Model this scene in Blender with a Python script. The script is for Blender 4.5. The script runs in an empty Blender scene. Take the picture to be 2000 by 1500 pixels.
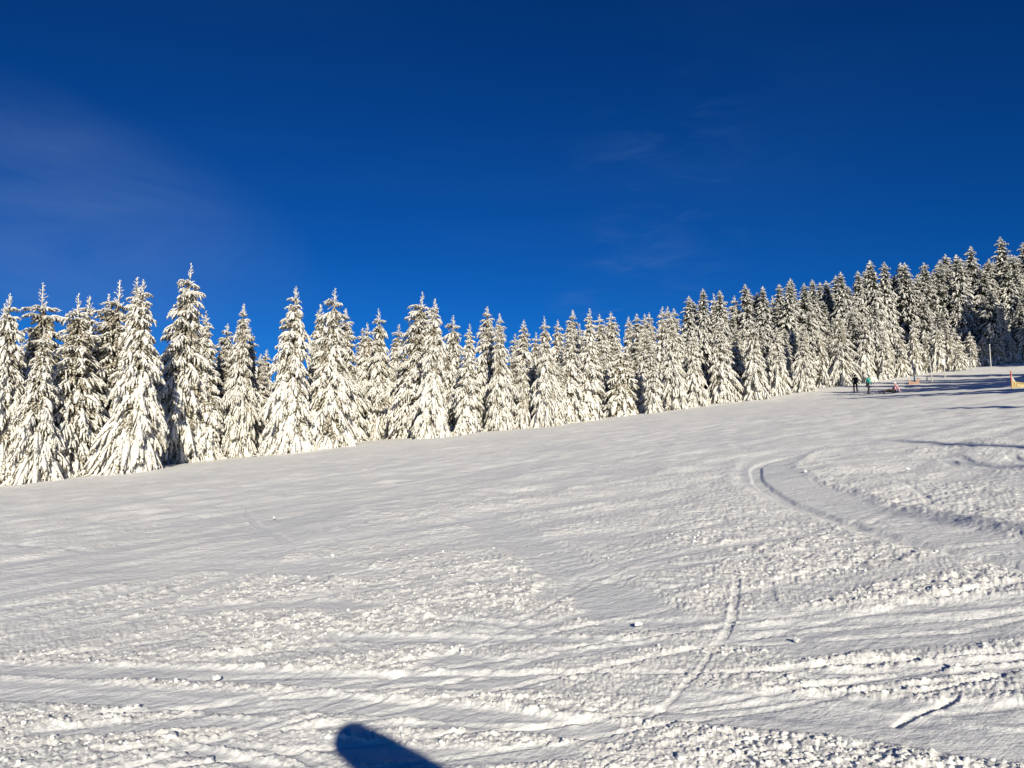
import bpy, bmesh, math, random
import numpy as np
from mathutils import Vector, Matrix, Quaternion

R = math.radians
C = bpy.context.scene.collection
sc = bpy.context.scene

# ------------------------------------------------------------------ camera
PITCH = R(7.0)
CAM = np.array([0.0, 0.0, 1.707])
F = 1500.0                                    # focal length in pixels of a 2000 px wide picture
cam_d = bpy.data.cameras.new('camera'); cam = bpy.data.objects.new('camera', cam_d); C.objects.link(cam)
cam.location = CAM; cam.rotation_euler = (R(90) + PITCH, 0, 0)
cam_d.sensor_width = 36; cam_d.lens = 36 * F / 2000; cam_d.clip_start = 0.02; cam_d.clip_end = 9000
sc.camera = cam

def ray(px, py):
    u, v = (px - 1000) / F, (750 - py) / F
    c, s = math.cos(PITCH), math.sin(PITCH)
    return np.array([u, c - v * s, s + v * c])

# ------------------------------------------------------------------ light
anti = ray(692, 1448); anti = anti / np.linalg.norm(anti)          # where the photographer's own shadow falls
SUN_EL = math.asin(-anti[2]); SUN_AZ = math.atan2(-anti[0], -anti[1])
sd = bpy.data.lights.new('sun', 'SUN'); sun = bpy.data.objects.new('sun', sd); C.objects.link(sun)
sd.energy = 4.7; sd.angle = R(0.53); sd.color = (1.0, 0.92, 0.74)
sun.rotation_euler = Vector(anti).to_track_quat('-Z', 'Y').to_euler(); sun.location = (0, 0, 60)

w = bpy.data.worlds.new('World'); sc.world = w; w.use_nodes = True
nt = w.node_tree; N = nt.nodes; L = nt.links; N.clear()
def nd(tree, t, **k):
    n = tree.nodes.new(t)
    for a, b in k.items(): setattr(n, a, b)
    return n
sky = nd(nt, 'ShaderNodeTexSky', sky_type='NISHITA', sun_disc=False, sun_elevation=SUN_EL, sun_rotation=SUN_AZ,
         altitude=1200, air_density=1.0, dust_density=0.15, ozone_density=3.0)
gam = nd(nt, 'ShaderNodeGamma'); gam.inputs[1].default_value = 1.38
tint = nd(nt, 'ShaderNodeMix', data_type='RGBA', blend_type='MULTIPLY'); tint.inputs[0].default_value = 1
tint.inputs[7].default_value = (0.020, 0.238, 0.475, 1)
L.new(sky.outputs[0], gam.inputs[0]); L.new(gam.outputs[0], tint.inputs[6])
tc = nd(nt, 'ShaderNodeTexCoord')
def cirrus(prev, centre, spread, mp_rot, mp_scale, col, amount, lo=0.45, hi=0.75):
    """a thin veil of high ice cloud round one direction of the sky"""
    d = ray(*centre); d = d / np.linalg.norm(d)
    dot = nd(nt, 'ShaderNodeVectorMath', operation='DOT_PRODUCT'); dot.inputs[1].default_value = d
    L.new(tc.outputs['Generated'], dot.inputs[0])
    mr = nd(nt, 'ShaderNodeMapRange', interpolation_type='SMOOTHSTEP')
    mr.inputs[1].default_value = math.cos(spread); mr.inputs[2].default_value = 1.0
    L.new(dot.outputs['Value'], mr.inputs[0])
    mp = nd(nt, 'ShaderNodeMapping'); mp.inputs[2].default_value = mp_rot; mp.inputs[3].default_value = mp_scale
    L.new(tc.outputs['Generated'], mp.inputs[0])
    no = nd(nt, 'ShaderNodeTexNoise'); no.inputs['Scale'].default_value = 1; no.inputs['Detail'].default_value = 7
    no.inputs['Roughness'].default_value = .55; no.inputs['Distortion'].default_value = .8
    L.new(mp.outputs[0], no.inputs[0])
    m2 = nd(nt, 'ShaderNodeMapRange', interpolation_type='SMOOTHSTEP'); m2.inputs[1].default_value = lo; m2.inputs[2].default_value = hi
    L.new(no.outputs[0], m2.inputs[0])
    mu = nd(nt, 'ShaderNodeMath', operation='MULTIPLY'); L.new(mr.outputs[0], mu.inputs[0]); L.new(m2.outputs[0], mu.inputs[1])
    m3 = nd(nt, 'ShaderNodeMath', operation='MULTIPLY'); m3.inputs[1].default_value = amount; L.new(mu.outputs[0], m3.inputs[0])
    mx = nd(nt, 'ShaderNodeMix', data_type='RGBA'); mx.inputs[7].default_value = col
    L.new(m3.outputs[0], mx.inputs[0]); L.new(prev, mx.inputs[6])
    return mx.outputs[2]
cl = tint.outputs[2]
for (cx, cy), am in (((0, 390), .17), ((120, 430), .17), ((250, 480), .15), ((400, 560), .11)):
    cl = cirrus(cl, (cx, cy), R(8.5), (0, R(22), 0), (3.0, 3.0, 12.0), (2.0, 3.3, 6.6, 1), am, .05, .75)
cl = cirrus(cl, (1310, 380), R(9), (0, R(-35), 0), (9.0, 4.0, 40.0), (1.2, 2.8, 6.2, 1), 0.13, .5, .8)
cl = cirrus(cl, (1230, 570), R(7), (0, R(-35), 0), (7.0, 4.0, 30.0), (1.6, 3.0, 6.2, 1), 0.18, .45, .75)
cl = cirrus(cl, (900, 250), R(40), (0, R(15), 0), (1.5, 1.5, 5.0), (.6, 2.0, 5.2, 1), 0.10, .4, .8)
bg = nd(nt, 'ShaderNodeBackground'); bg.inputs[1].default_value = 0.0625
wo = nd(nt, 'ShaderNodeOutputWorld'); L.new(cl, bg.inputs[0]); L.new(bg.outputs[0], wo.inputs[0])

vs = sc.view_settings
sc.display_settings.display_device = 'sRGB'
vs.view_transform = 'Standard'; vs.look = 'None'; vs.gamma = 1; vs.use_curve_mapping = False; vs.exposure = 0.33
sc.cycles.max_bounces = 5; sc.cycles.diffuse_bounces = 3; sc.cycles.glossy_bounces = 2

# ------------------------------------------------------------------ materials
def mat(name, col, rough=.6, spec=.3):
    m = bpy.data.materials.new(name); m.use_nodes = True
    b = m.node_tree.nodes['Principled BSDF']
    b.inputs['Base Color'].default_value = (*col, 1); b.inputs['Roughness'].default_value = rough
    b.inputs['Specular IOR Level'].default_value = spec
    return m, m.node_tree, b
def noise_col(m, nt, b, c1, c2, scale, lo=.4, hi=.6, detail=4, coord='Object'):
    t = nd(nt, 'ShaderNodeTexCoord'); n = nd(nt, 'ShaderNodeTexNoise'); n.inputs['Scale'].default_value = scale
    n.inputs['Detail'].default_value = detail
    r = nd(nt, 'ShaderNodeValToRGB'); e = r.color_ramp.elements
    e[0].position = lo; e[1].position = hi; e[0].color = (*c1, 1); e[1].color = (*c2, 1)
    nt.links.new(t.outputs[coord], n.inputs[0]); nt.links.new(n.outputs[0], r.inputs[0]); nt.links.new(r.outputs[0], b.inputs['Base Color'])
    return t, n, r
def simple(name, c, rough=.6, var=.25, scale=30):
    m, nt, b = mat(name, c, rough)
    noise_col(m, nt, b, tuple(x * (1 - var) for x in c), tuple(min(.95, x * (1 + var)) for x in c), scale)
    return m

def snow_ground():
    m, nt, b = mat('packed_snow', (.86, .87, .88), .55, .25); l = nt.links
    t = nd(nt, 'ShaderNodeTexCoord')
    at = nd(nt, 'ShaderNodeAttribute', attribute_name='churn')
    # colour: barely varying white, a touch greyer where the snow is scraped and packed
    n0 = nd(nt, 'ShaderNodeTexNoise'); n0.inputs['Scale'].default_value = .35; n0.inputs['Detail'].default_value = 6
    l.new(t.outputs['Object'], n0.inputs[0])
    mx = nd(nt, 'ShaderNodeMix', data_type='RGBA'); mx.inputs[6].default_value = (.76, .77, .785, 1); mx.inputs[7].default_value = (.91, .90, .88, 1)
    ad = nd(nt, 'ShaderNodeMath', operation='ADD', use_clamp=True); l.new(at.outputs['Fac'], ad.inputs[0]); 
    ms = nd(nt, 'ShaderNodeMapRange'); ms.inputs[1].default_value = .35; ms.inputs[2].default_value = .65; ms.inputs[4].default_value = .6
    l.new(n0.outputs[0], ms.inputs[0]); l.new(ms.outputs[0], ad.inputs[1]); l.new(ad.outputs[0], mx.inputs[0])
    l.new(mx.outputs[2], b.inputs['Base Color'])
    # fine relief: streaks left by skis and the groomer, crumbs of all sizes
    def streak(deg, scl, sx, sy):
        mp = nd(nt, 'ShaderNodeMapping', vector_type='POINT'); mp.inputs[2].default_value = (0, 0, R(-deg)); l.new(t.outputs['Object'], mp.inputs[0])
        m2 = nd(nt, 'ShaderNodeVectorMath', operation='MULTIPLY'); m2.inputs[1].default_value = (sx, sy, 0); l.new(mp.outputs[0], m2.inputs[0])
        n = nd(nt, 'ShaderNodeTexNoise'); n.inputs['Scale'].default_value = scl; n.inputs['Detail'].default_value = 5; n.inputs['Roughness'].default_value = .6
        l.new(m2.outputs[0], n.inputs[0]); return n
    def noise(scale, detail, rough):
        n = nd(nt, 'ShaderNodeTexNoise'); n.inputs['Scale'].default_value = scale; n.inputs['Detail'].default_value = detail
        n.inputs['Roughness'].default_value = rough; l.new(t.outputs['Object'], n.inputs[0]); return n
    prev = None
    def bump(h, dist, lo, hi):
        nonlocal prev
        b_ = nd(nt, 'ShaderNodeBump'); b_.inputs['Distance'].default_value = dist
        mr = nd(nt, 'ShaderNodeMapRange'); mr.inputs[3].default_value = lo; mr.inputs[4].default_value = hi
        l.new(at.outputs['Fac'], mr.inputs[0]); l.new(mr.outputs[0], b_.inputs['Strength']); l.new(h, b_.inputs['Height'])
        if prev is not None: l.new(prev, b_.inputs['Normal'])
        prev = b_.outputs[0]
    sA, sB, sC = streak(38, 1, .16, 9), streak(5, 1, .5, 16), streak(34, 1, .25, 2.2)
    bump(sA.outputs[0], .016, .8, .3); bump(sB.outputs[0], .012, .7, .2); bump(sC.outputs[0], .025, .5, .2)
    bump(noise(1.6, 9, .68).outputs[0], .13, .45, .55)
    bump(noise(20, 6, .75).outputs[0], .03, .5, .6)
    vo = nd(nt, 'ShaderNodeTexVoronoi', feature='SMOOTH_F1'); vo.inputs['Scale'].default_value = 13; vo.inputs['Smoothness'].default_value = .35
    l.new(t.outputs['Object'], vo.inputs[0]); iv = nd(nt, 'ShaderNodeMath', operation='SUBTRACT'); iv.inputs[0].default_value = 1; l.new(vo.outputs['Distance'], iv.inputs[1])
    bump(iv.outputs[0], .03, .15, .5)
    l.new(prev, b.inputs['Normal'])
    return m
def snow_load():
    """snow and rime on the boughs, needles showing where it has fallen off the undersides"""
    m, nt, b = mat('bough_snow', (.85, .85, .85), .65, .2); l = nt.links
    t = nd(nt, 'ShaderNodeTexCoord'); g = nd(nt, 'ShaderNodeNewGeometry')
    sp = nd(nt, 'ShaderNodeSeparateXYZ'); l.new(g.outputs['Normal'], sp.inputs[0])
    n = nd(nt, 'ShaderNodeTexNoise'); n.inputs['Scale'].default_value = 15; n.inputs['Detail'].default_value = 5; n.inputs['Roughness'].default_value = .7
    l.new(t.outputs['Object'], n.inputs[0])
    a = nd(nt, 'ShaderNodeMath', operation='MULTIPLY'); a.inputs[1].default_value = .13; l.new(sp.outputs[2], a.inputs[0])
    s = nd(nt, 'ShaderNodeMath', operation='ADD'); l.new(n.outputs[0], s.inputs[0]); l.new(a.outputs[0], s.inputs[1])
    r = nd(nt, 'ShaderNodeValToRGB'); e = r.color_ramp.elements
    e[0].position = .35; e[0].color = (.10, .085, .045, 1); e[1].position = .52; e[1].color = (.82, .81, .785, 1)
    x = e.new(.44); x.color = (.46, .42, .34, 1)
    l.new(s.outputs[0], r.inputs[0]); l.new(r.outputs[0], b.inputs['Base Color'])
    n2 = nd(nt, 'ShaderNodeTexNoise'); n2.inputs['Scale'].default_value = 22; n2.inputs['Detail'].default_value = 4; l.new(t.outputs['Object'], n2.inputs[0])
    bp = nd(nt, 'ShaderNodeBump'); bp.inputs['Strength'].default_value = .8; bp.inputs['Distance'].default_value = .05
    l.new(n2.outputs[0], bp.inputs['Height']); l.new(bp.outputs[0], b.inputs['Normal'])
    return m
def needles():
    m, nt, b = mat('spruce_needles', (.04, .05, .02), .8, .1)
    t, n, r = noise_col(m, nt, b, (.020, .026, .015), (.62, .59, .53), 11, .34, .60)
    x = r.color_ramp.elements.new(.45); x.color = (.15, .12, .07, 1)
    return m
def shade_bare_needles():  # needles with little rime, near-black so the tall forest's shade is in their colour
    m, nt, b = mat('shade_bare_needles', (.02, .03, .02), .85, .1)
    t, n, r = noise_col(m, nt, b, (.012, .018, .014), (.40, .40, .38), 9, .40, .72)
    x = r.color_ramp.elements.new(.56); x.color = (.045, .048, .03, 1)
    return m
M = dict(shade_bare_needle=shade_bare_needles(), ground=snow_ground(), load=snow_load(), needle=needles(),
         bark=simple('spruce_bark', (.06, .045, .035), .9, .4, 8),
         black=simple('black_fabric', (.012, .012, .015)), teal=simple('teal_fabric', (.02, .33, .27)),
         pink=simple('pink_fabric', (.60, .30, .36)), pale=simple('pale_fabric', (.62, .60, .66)),
         skin=simple('skin', (.55, .33, .24)), grey=simple('grey_metal', (.30, .31, .33), .45),
         polewood=simple('weathered_pole', (.52, .51, .49), .7), white=simple('white_panel', (.75, .73, .68), .6, .08),
         orange=simple('orange_net', (.60, .36, .24), .7, .2), yellow=simple('yellow_net', (.62, .46, .18), .7, .15),
         red=simple('red_net_post', (.50, .10, .08), .6), palenet=simple('pale_net', (.62, .60, .60), .7, .1),
         navy=simple('navy_fabric', (.02, .03, .07)))

# ------------------------------------------------------------------ object helpers
def mesh_np(name, v, quads=None, tris=None, smooth=True):
    me = bpy.data.meshes.new(name)
    v = np.asarray(v, np.float32); me.vertices.add(len(v)); me.vertices.foreach_set('co', v.ravel())
    ls, st, cnt = [], [], 0
    if quads is not None and len(quads):
        q = np.asarray(quads, np.int32); ls.append(q.ravel()); st.append(np.arange(len(q)) * 4); cnt = q.size
    if tris is not None and len(tris):
        t = np.asarray(tris, np.int32); ls.append(t.ravel()); st.append(cnt + np.arange(len(t)) * 3)
    li = np.concatenate(ls).astype(np.int32); ss = np.concatenate(st).astype(np.int32)
    me.loops.add(len(li)); me.loops.foreach_set('vertex_index', li)
    me.polygons.add(len(ss)); me.polygons.foreach_set('loop_start', ss)
    me.update(calc_edges=True)
    me.polygons.foreach_set('use_smooth', np.full(len(ss), smooth, bool))
    return me
def link(name, me, m, parent=None):
    if m is not None and not me.materials: me.materials.append(m)
    o = bpy.data.objects.new(name, me); C.objects.link(o); o.parent = parent
    return o
def tag(o, label=None, cat=None, group=None, kind=None):
    if label: o['label'] = label
    if cat: o['category'] = cat
    if group: o['group'] = group
    if kind: o['kind'] = kind
    return o
def empty(name, loc, rz=0, s=1):
    o = bpy.data.objects.new(name, None); o.empty_display_size = .3; C.objects.link(o)
    o.location = loc; o.rotation_euler = (0, 0, rz); o.scale = (s, s, s) if np.isscalar(s) else s
    return o
def tube_bm(bm, pts, rad, sides=8, caps=True):
    pts = [Vector(p) for p in pts]; rings = []
    rad = [rad] * len(pts) if np.isscalar(rad) else rad
    for i, p in enumerate(pts):
        d = (pts[min(i + 1, len(pts) - 1)] - pts[max(i - 1, 0)]).normalized()
        a = d.orthogonal().normalized(); b = d.cross(a)
        if rings and len(rings) and i:
            a = (pa - d * pa.dot(d)).normalized(); b = d.cross(a)
        pa = a
        rings.append([bm.verts.new(p + (a * math.cos(t) + b * math.sin(t)) * rad[i]) for t in [2 * math.pi * k / sides for k in range(sides)]])
    for r0, r1 in zip(rings, rings[1:]):
        for k in range(sides):
            bm.faces.new((r0[k], r0[(k + 1) % sides], r1[(k + 1) % sides], r1[k]))
    if caps: bm.faces.new(rings[0][::-1]); bm.faces.new(rings[-1])
def bm_obj(name, bm, m, parent=None, smooth=True):
    me = bpy.data.meshes.new(name); bmesh.ops.recalc_face_normals(bm, faces=bm.faces); bm.to_mesh(me); bm.free()
    for p in me.polygons: p.use_smooth = smooth
    return link(name, me, m, parent)
def tube(name, pts, rad, m, parent=None, sides=8):
    bm = bmesh.new(); tube_bm(bm, pts, rad, sides); return bm_obj(name, bm, m, parent)

# ------------------------------------------------------------------ noise
def _h(ix, iy, seed):
    a = (ix.astype(np.int64) * 374761393 + iy.astype(np.int64) * 668265263 + seed * 2147483647 + 1013904223) & 0xffffffff
    a = ((a ^ (a >> 13)) * 1274126177) & 0xffffffff
    return ((a ^ (a >> 16)) & 0xffffff) / float(0x1000000)
def pn(x, y, seed=0):
    """gradient noise, about -1..1"""
    ix = np.floor(x); iy = np.floor(y); fx = x - ix; fy = y - iy
    u = fx * fx * fx * (fx * (fx * 6 - 15) + 10); v = fy * fy * fy * (fy * (fy * 6 - 15) + 10)
    def g(dx, dy):
        a = _h(ix + dx, iy + dy, seed) * 2 * np.pi
        return np.cos(a) * (fx - dx) + np.sin(a) * (fy - dy)
    n0 = g(0, 0) * (1 - u) + g(1, 0) * u; n1 = g(0, 1) * (1 - u) + g(1, 1) * u
    return (n0 * (1 - v) + n1 * v) * 1.45
def lumps(x, y, seed=0, keep=.8):
    """rounded crumbs, one per cell, 0..1"""
    ix = np.floor(x); iy = np.floor(y); out = np.zeros_like(x)
    for dx in (-1, 0, 1):
        for dy in (-1, 0, 1):
            cx, cy = ix + dx, iy + dy
            px = cx + .15 + .7 * _h(cx, cy, seed); py = cy + .15 + .7 * _h(cx, cy, seed + 7)
            r = .30 + .45 * _h(cx, cy, seed + 13) ; k = _h(cx, cy, seed + 19)
            asp = .7 + .6 * _h(cx, cy, seed + 23)
            d2 = (((x - px) * asp) ** 2 + ((y - py) / asp) ** 2) / r ** 2
            out = np.maximum(out, np.where(k < keep, np.sqrt(np.clip(1 - d2, 0, 1)) * r * 1.5, 0))
    return out
def sm(a, b, x):
    t = np.clip((x - a) / (b - a), 0, 1); return t * t * (3 - 2 * t)

# ------------------------------------------------------------------ terrain
A_, B_, H_ = 0.0887, -0.0292, 1.70          # the slope as a plane in the camera's axes
c_, s_ = math.cos(PITCH), math.sin(PITCH)
K_ = c_ - B_ * s_
GA, GB, G0 = A_ / K_, (B_ * c_ + s_) / K_, CAM[2] - H_ / K_
def base_z(x, y):
    x = np.asarray(x, float); y = np.asarray(y, float)
    r = np.hypot(x, y)
    damp = np.where(r > 320, 320 + 900 * (1 - np.exp(-(r - 320) / 900)), r) / np.maximum(r, 1e-6)
    z = G0 + (GA * x + GB * y) * damp
    z = z + 1.7 * sm(70, 115, y) * sm(-10, 30, x)
    # wide, gentle swells of a groomed piste
    z = z + .10 * pn(x / 13 + 3.3, y / 17 + 1.2, 5) * sm(6, 16, r) + .05 * pn(x / 5, y / 7, 6) * sm(5, 9, r)
    # low bank at the right edge that carries the safety nets
    z = z + .55 * sm(2.6, .9, np.hypot((x - 36.2) / 1.1, (y - 52.0) / 1.6)) + .35 * sm(6, 1.5, np.hypot((x - 41) / 1.2, (y - 54) / 1.6))
    return z
def hit(px, py, dmax=400):
    """the point of the slope seen at a pixel of the photograph"""
    d = ray(px, py); ts = np.concatenate([np.linspace(1.5, 30, 400), np.linspace(30.05, dmax, 4000)])
    P = CAM + ts[:, None] * d; g = P[:, 2] - base_z(P[:, 0], P[:, 1])
    i = np.argmax(g < 0)
    if g[i] >= 0: return None
    t = ts[i - 1] + (ts[i] - ts[i - 1]) * g[i - 1] / (g[i - 1] - g[i]) if i else ts[0]
    return CAM + t * d
def at_depth(px, depth):
    x = (px - 1000) / F * depth; y = depth * c_
    for _ in range(6):
        z = float(base_z(x, y)); y = (depth - (z - CAM[2]) * s_) / c_
    return np.array([x, y, float(base_z(x, y))])
def to_px(x, y, z):
    zz = z - CAM[2]; d = y * c_ + zz * s_; v = -y * s_ + zz * c_; d = np.where(d > .2, d, .2)
    return 1000 + F * x / d, 750 - F * v / d, d

# tracks: (pixels of the photograph, half width m, depth m, berm height m, smoothness, berm side -1/0/1)
TR = [
 ([(1600, 868), (1520, 886), (1490, 908), (1500, 932), (1560, 962), (1650, 992), (1750, 1020), (1860, 1048), (2010, 1075)], .60, .09, .10, 1, 1),
 ([(1590, 880), (1475, 905), (1478, 940), (1540, 980), (1680, 1028), (1800, 1062), (2010, 1100)], .11, .11, .02, .8, 0),
 ([(1840, 893), (1862, 908), (1930, 923), (2050, 932)], .12, .06, .05, 1, 1),
 ([(1855, 890), (1880, 900), (1940, 914), (2050, 921)], .10, .05, .03, 1, 1),
 ([(1975, 885), (1975, 897), (2010, 905), (2060, 908)], .10, .06, .04, 1, 1),
 ([(905, 998), (960, 1022), (1030, 1058), (1100, 1098), (1180, 1150), (1260, 1215), (1330, 1262)], .34, .05, .04, 1, 1),
 ([(925, 1012), (1000, 1050), (1090, 1105), (1160, 1150)], .05, .03, .02, .8, 0),
 ([(560, 1352), (640, 1370), (780, 1382), (930, 1395), (1080, 1412), (1300, 1440)], .13, .045, .05, 1, 1),
 ([(-60, 1345), (150, 1352), (400, 1364), (640, 1378)], .20, .03, .03, 1, 1),
 ([(-60, 1352), (200, 1362), (420, 1376), (700, 1402)], .10, .03, .02, 1, -1),
 ([(340, 1312), (560, 1324), (760, 1328), (960, 1326), (1130, 1330)], .15, .03, .045, 1, 1),
 ([(-60, 1305), (180, 1310), (420, 1316), (620, 1312)], .14, .025, .03, 1, 1),
 ([(840, 1208), (900, 1212), (1000, 1220), (1060, 1222), (1110, 1206), (1170, 1182)], .07, .03, .05, 1, 1),
 ([(600, 1246), (800, 1247), (1000, 1246), (1200, 1250), (1390, 1256)], .08, .025, .05, 1, 1),
 ([(1000, 1292), (1080, 1282), (1200, 1264), (1290, 1256)], .08, .03, .055, 1, 1),
 ([(1380, 1262), (1450, 1244), (1560, 1224), (1700, 1205), (1860, 1188), (2050, 1172)], .20, .03, .045, 1, 1),
 ([(1380, 1272), (1540, 1256), (1700, 1240), (1860, 1224), (2060, 1200)], .30, .02, .02, 1, 1),
 ([(1440, 1120), (1436, 1165), (1432, 1200), (1420, 1235), (1395, 1262)], .03, .05, .03, .5, -1),
 ([(1392, 1268), (1372, 1300), (1335, 1340), (1290, 1382), (1250, 1412)], .02, .03, .02, .5, -1),
 ([(1180, 1362), (1320, 1378), (1480, 1395), (1640, 1408), (1800, 1432), (2060, 1462)], .20, .035, .03, 1, 1),
 ([(1220, 1352), (1420, 1368), (1640, 1380), (1820, 1388), (2060, 1400)], .18, .03, .02, 1, 1),
 ([(1742, 1418), (1765, 1402), (1800, 1388), (1835, 1378), (1880, 1358)], .024, .07, .04, .8, -1),
 ([(498, 975), (487, 992), (484, 1008), (500, 1025), (545, 1045), (572, 1068)], .07, .04, .02, .8, 0),
 ([(462, 985), (455, 1008), (450, 1018)], .05, .03, .01, .5, 0),
 ([(566, 1068), (535, 1095), (505, 1118), (440, 1150), (360, 1180), (240, 1215), (60, 1250)], .08, .03, .02, .7, 1),
 ([(590, 1050), (540, 1080), (480, 1110), (400, 1145), (280, 1185), (80, 1235)], .14, .02, .01, .9, 0),
 ([(-40, 1062), (60, 1067), (140, 1073), (230, 1082)], .10, .04, .03, .7, 0),
 ([(330, 1448), (400, 1470), (480, 1488), (560, 1508)], .05, .03, .055, 1, 1),
 ([(-60, 1222), (80, 1200), (180, 1172), (300, 1140), (420, 1110)], .12, .03, .055, 1, 1),
 ([(-60, 1196), (60, 1182), (160, 1165), (260, 1148)], .10, .03, .05, 1, 1),
 ([(-60, 1175), (120, 1150), (320, 1112), (560, 1072), (820, 1030), (1100, 985), (1380, 940)], .25, .015, .02, .9, 0),
 ([(-60, 1110), (180, 1082), (420, 1040), (700, 985), (960, 935), (1220, 895), (1500, 850)], .25, .02, .02, .9, 0),
 ([(300, 1120), (600, 1075), (900, 1035), (1080, 1005), (1300, 960), (1470, 915)], .10, .03, .03, .9, 1),
 ([(1160, 1150), (1300, 1085), (1460, 1060), (1640, 1035)], .12, .03, .03, .9, 1),
 ([(1200, 1120), (1400, 1095), (1500, 1088), (1610, 1068), (1760, 1050)], .09, .03, .03, .9, 0),
 ([(1380, 1140), (1290, 1150), (1200, 1130)], .06, .06, .05, .8, 1),
 ([(1900, 1170), (1780, 1178), (1690, 1168)], .06, .06, .06, .8, -1),
 ([(2040, 1125), (1940, 1140), (1840, 1165), (1770, 1182)], .05, .07, .06, .8, -1),
 ([(1560, 900), (1700, 878), (1840, 865), (2050, 872)], .16, .02, .02, .9, 0),
 ([(1700, 925), (1770, 945), (1810, 970), (1815, 990)], .05, .03, .03, .5, 1),
 ([(1700, 862), (1780, 858), (1850, 868), (1900, 866)], .05, .05, .03, .5, 1),
 ([(1820, 852), (1900, 862), (1980, 870)], .05, .05, .02, .5, 0),
 ([(1230, 900), (1260, 870), (1280, 862), (1300, 875)], .08, .04, .02, .5, 0),
 ([(1000, 858), (1040, 860), (1060, 872), (1080, 880)], .10, .05, .03, .6, 0),
 ([(1430, 868), (1470, 880), (1500, 876)], .1, .05, .03, .5, 0),
 ([(1500, 1130), (1500, 1170), (1540, 1200)], .05, .03, .03, .5, 0),
 ([(640, 1500), (560, 1470), (420, 1452), (330, 1440)], .04, .02, .03, .8, 1),
 ([(820, 1280), (940, 1296), (1040, 1310)], .16, .02, .02, .95, 0),
 ([(1100, 1395), (1250, 1380), (1380, 1385)], .03, .02, .02, .5, 0),
 ([(0, 1430), (200, 1425), (420, 1405), (620, 1420)], .08, .02, .03, .9, 1),
 ([(560, 1420), (800, 1415), (1000, 1418), (1180, 1422)], .05, .02, .035, .9, 1),
 ([(600, 1445), (760, 1470), (960, 1478), (1200, 1460)], .10, .015, .02, .9, 0),
 ([(1480, 1330), (1640, 1318), (1800, 1300), (2050, 1282)], .05, .02, .03, .9, 1),
 ([(1500, 1345), (1700, 1330), (1900, 1310), (2050, 1300)], .05, .02, .03, .9, -1),
]
CH = [(560,1180,330,60,.75),(900,1120,330,55,.6),(1080,1165,120,34,1.3),(200,1285,300,14,.8),(600,1285,290,26,1.0),(480,1340,190,10,.9),
      (250,1415,330,40,.9),(1700,1130,310,58,1.35),(1850,1070,220,30,.9),(1430,1268,200,7,1.1),(1560,1272,200,10,1.1),(1700,1290,150,14,.7),
      (1500,1425,260,20,1.1),(1700,1462,300,24,.95),(1900,1490,200,20,.95),(1600,1350,130,16,.8),(1825,1368,55,14,1.2),(1500,1050,180,34,.8),
      (1880,990,220,44,.95),(1280,1000,220,50,.5),(1000,990,300,50,.45),(1080,1380,260,20,.6),(1010,1365,200,8,.9),(1400,950,120,30,.6),
      (1700,930,140,26,.6),(1900,880,160,16,.8),(900,1440,300,40,.5),(1000,1175,500,14,.4),(1180,1225,110,22,.6),(1420,1170,60,50,.7)]

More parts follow.
